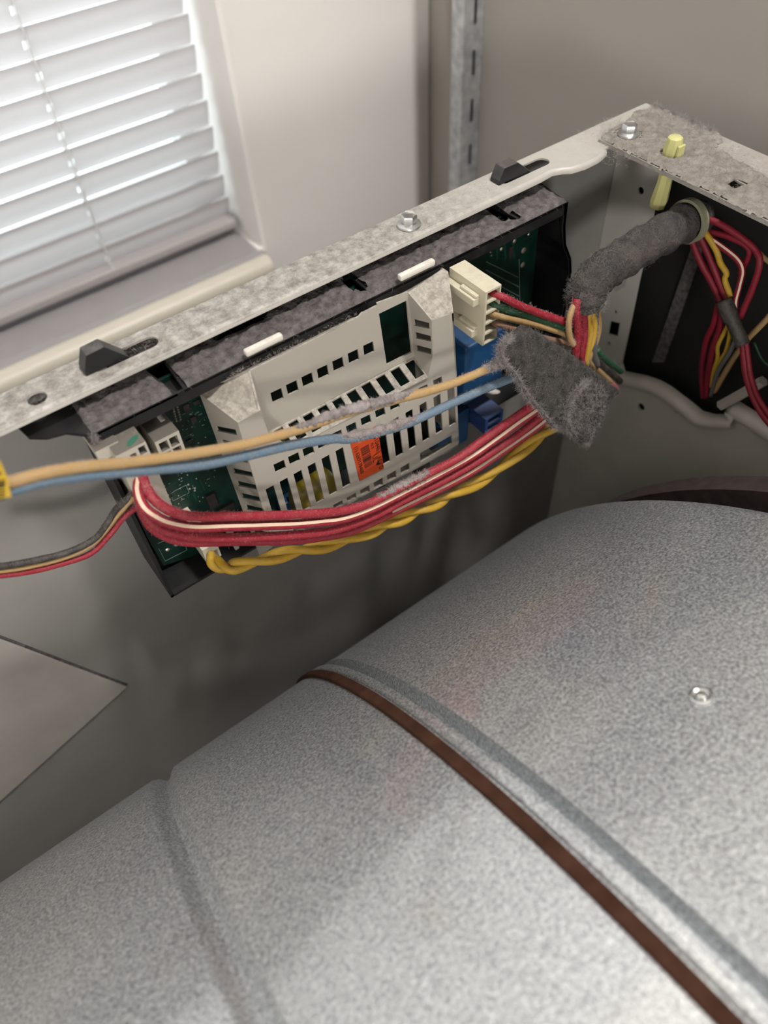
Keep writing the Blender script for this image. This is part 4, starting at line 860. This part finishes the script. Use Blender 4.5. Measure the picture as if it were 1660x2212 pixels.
# ------------------------------------------------------------------ small wires leaving the board to the left
lw = tag(empty('door_switch_wires'), 'short dusty black, tan and red wires leaving the board at the left', 'wires')
YL3 = [(0, -.030), (.3, -.026), (1, -.024)]
add_wire('wire', [(292, 1062), (285, 1071), (252, 1099), (231, 1132), (202, 1166), (140, 1195), (50, 1216), (-30, 1228)], YL3, 15, 'blackw', lw, fz=500, lintm='lint', label='dusty black wire')
add_wire('wire', [(292, 1074), (281, 1083), (252, 1115), (224, 1151), (195, 1178), (140, 1204), (50, 1226), (-30, 1236)], YL3, 12, 'tan', lw, fz=150, label='tan wire')
add_wire('wire', [(302, 1088), (292, 1098), (266, 1119), (238, 1154), (195, 1196), (122, 1221), (50, 1237), (-30, 1246)], YL3, 13, 'red', lw, fz=300, lintm='lint_pink', label='dull red wire')

# ------------------------------------------------------------------ push-in cable tie on the bracket
ct = tag(empty('cable_tie'), 'pale yellow-green push-in cable tie through the dusty bracket, looped round the sleeve', 'cable tie')
p = Vector((.1275, atz(1450, 335).y - .001, 0)); q = atz(1450, 338)
p = Vector((q.x, q.y, 0))
mb = MB(); mb.tube([p + Vector((0, 0, .0006)), p + Vector((0, 0, .0050)), p + Vector((0, 0, .0088)), p + Vector((0, 0, .0096))], [.0040, .0043, .0034, .0022], 8)
mb.build('push_head', M['tie'], ct, smooth=True)
mb = MB(); mb.box((p.x - .0022, p.y - .0050, .0008), (p.x + .0022, p.y - .0036, .0068)); mb.build('barb', M['tie'], ct, bevel=.0004)
st = Vector((.1180, p.y - .004, 0))
a = at(1437, 392, 0, .1165); b = at(1425, 432, 0, .1165)
mb = MB(); mb.tube([Vector((.1165, a.y, -.0012)), a, b, b + (b - a) * .35], [.0033, .0033, .0040, .0036], 8); mb.build('stem', M['tie'], ct, smooth=True)
c = at(1412, 428, 0, .1165); MB().hexa([c, b + Vector((0, .003, 0)), b + Vector((0, .003, -.0025)), c + Vector((0, 0, -.0012))], (.002, 0, 0)).build('side_wing', M['tie'], ct)
cc = slv[6]; tg = (slv[8] - slv[4]).normalized(); v = (Vector((0, 0, 1)) - tg * tg.z).normalized(); bb = tg.cross(v)
loop = [cc + (v * math.cos(t) + bb * math.sin(t)) * .0091 for t in np.linspace(0, 2 * math.pi, 41)]
mb = MB(); nL = len(loop); vs = []
for i, p_ in enumerate(loop):
    o_ = (p_ - cc).normalized(); vs += [p_ - tg * .0019 - o_ * .0002, p_ + tg * .0019 - o_ * .0002, p_ + tg * .0019 + o_ * .0011, p_ - tg * .0019 + o_ * .0011]
mb.add(vs, [(i * 4 + j, i * 4 + (j + 1) % 4, (i + 1) * 4 + (j + 1) % 4, (i + 1) * 4 + j) for i in range(nL - 1) for j in range(4)]); mb.build('loop', M['ring'], ct, smooth=True)

# ------------------------------------------------------------------ wires in the console opening at the right
iw_ = tag(empty('console_wiring'), 'loose red, yellow and tan wires hanging in the dark opening at the right', 'wiring')
X1 = [(0, .126), (.5, .132), (1, .130)]; X2 = [(0, .131), (.5, .136), (1, .140)]
for pts, m, w, kx, lb in (([(1478, 480), (1492, 512), (1514, 565), (1541, 615), (1560, 656), (1580, 690)], 'red_shade', 15, X1, 'leftmost upper red wire'),
    ([(1490, 475), (1512, 510), (1533, 555), (1555, 610), (1572, 648), (1590, 690)], 'red_shade', 15, X1, 'second upper red wire'),
    ([(1510, 480), (1546, 537), (1557, 568), (1570, 590), (1567, 606), (1582, 648), (1592, 690)], 'yellow', 13, X1, 'yellow wire between the reds'),
    ([(1500, 490), (1521, 506), (1559, 532), (1593, 560), (1604, 585), (1598, 617), (1589, 655), (1592, 690)], 'red_shade', 14, X1, 'red wire with a pale stripe'),
    ([(1520, 470), (1555, 483), (1595, 508), (1631, 538), (1642, 567), (1628, 619), (1600, 685)], 'red_shade', 15, X1, 'outer red wire looping to the right'),
    ([(1505, 480), (1526, 497), (1577, 512), (1620, 540), (1600, 590)], 'red_shade', 14, [(0, .128), (1, .136)], 'red wire behind the loop'),
    ([(1553, 655), (1542, 700), (1526, 738), (1517, 797), (1520, 858)], 'red_shade', 13, X2, 'lower left red wire'),
    ([(1560, 660), (1557, 705), (1541, 752), (1531, 806), (1526, 858)], 'red_shade', 14, X2, 'lower second red wire'),
    ([(1575, 700), (1563, 722), (1551, 749), (1551, 772), (1543, 800), (1536, 835)], 'yellow', 9, X2, 'yellow wire, left side of its loop'),
    ([(1578, 700), (1577, 725), (1569, 758), (1552, 790), (1548, 830)], 'yellow', 9, X2, 'yellow wire, right side of its loop'),
    ([(1590, 735), (1575, 765), (1552, 802), (1536, 855)], 'greyw', 10, X2, 'grey wire'),
    ([(1690, 650), (1658, 689), (1613, 736), (1582, 780), (1544, 846)], 'tan', 13, [(0, .136), (1, .141)], 'tan wire crossing behind'),
    ([(1700, 590), (1655, 560), (1640, 545)], 'tan', 11, [(0, .138), (1, .140)], 'tan wire at the frame edge'),
    ([(1606, 738), (1608, 770), (1612, 805), (1624, 848), (1645, 890), (1672, 925)], 'red_shade', 15, [(0, .128), (1, .122)], 'red wire leaving downwards, left'),
    ([(1612, 735), (1617, 775), (1622, 810), (1635, 850), (1655, 885), (1685, 920)], 'red_shade', 12, [(0, .128), (1, .122)], 'red wire leaving downwards, right'),
    ([(1630, 740), (1650, 780), (1680, 800)], 'greenw', 5, [(0, .14), (1, .14)], 'thin dark green wire')):
    path, r, o = add_wire('wire', pts, kx, w, m, iw_, ax=0, label=lb)
    if 'stripe' in lb: stripe(path, r, .3, o, side=Vector((-.6, -.5, .6)), w=.3)
tp_ = ypath([(1564, 648), (1575, 675), (1593, 715), (1606, 745)], [(0, .127), (1, .126)], 6, 0)
o = MB().tube(tp_, [.0040] * 9 + [.0034] * (len(tp_) - 9), 12).build('tape_wrap', M['blackw'], iw_, smooth='all'); o['label'] = 'black tape binding the wires'
pl = ypath([(1558, 876), (1609, 848), (1650, 823)], [(0, .138), (1, .141)], 4, 0)
MB().tube(pl, .0030, 6).build('terminal_sleeve', M['pad'], iw_)

# ------------------------------------------------------------------ lint on the cabinet
M['matl'] = mat('pale_lint_mat', (0.20, 0.182, 0.165), 0.95, col2=(0.31, 0.285, 0.26), scale=260, bump=1.0, bscale=700)
def ragged(px):
    c_ = [atz(x, y, .0012) for x, y in px]; out_ = []
    for i in range(len(c_)):
        a, b = c_[i], c_[(i + 1) % len(c_)]; k = max(1, int((b - a).length / .0016))
        for t in range(k): q = a.lerp(b, t / k); out_.append(q + Vector((random.gauss(0, .0007), random.gauss(0, .0007), 0)))
    return out_
mo = ragged([(1292, 300), (1322, 276), (1350, 262), (1372, 240), (1398, 234), (1412, 222), (1440, 238), (1500, 262), (1566, 294), (1552, 322), (1600, 348), (1640, 372), (1690, 400), (1690, 496), (1630, 467), (1540, 423), (1440, 374), (1350, 331)])
mat_o = felt_skin('lint_mat', mo, [[Vector((p.x, p.y, 0)) for p in sh], circ(atz(1450, 338), .0043, 10), circ(atz(1357, 296), .0056, 12)], .0012, M['matl'], cab, .0011, step=.0012); mat_o['kind'] = 'stuff'
P, N_ = scatter(mat_o, 4200); fuzz('lint', M['matf'], cab, P, N_, .0019, lay=.9)

P, N_ = [], []
for _ in range(2600):
    if random.random() < .5: c = atz(random.gauss(1320, 32), random.gauss(287, 26), .0004)
    else: t = random.random(); c = Vector((.150 + random.gauss(0, .004), .004 - .03 * t, .0012))
    if c.y < .0105 and c.y > -.03 and .085 < c.x < .160: P.append(c[:]); N_.append((0, 0, 1))
fuzz('lint', M['lint_l'], cab, P, N_, .0024, lay=.9)
P = [(.1565 + abs(rng.normal(0, .0009)), rng.uniform(-.034, .004), .0012 + abs(rng.normal(0, .0006))) for _ in range(1500)]; fuzz('lint', M['lint'], cab, P, np.tile([.5, 0, .6], (len(P), 1)), .0028, lay=.8)
P = [(rng.uniform(-.18, .05), rng.uniform(YI + .001, YP - .003), .00005) for _ in range(2600)]; fuzz('lint', M['lint_l'], cab, P, np.tile([0, 0, 1.], (len(P), 1)), .0012, lay=.95)
P = [(rng.uniform(.114, .156), rng.uniform(-.09, 0), .0012) for _ in range(1600)]; fuzz('lint', M['lint'], cab, P, np.tile([0, 0, 1.], (len(P), 1)), .0014, lay=.95)
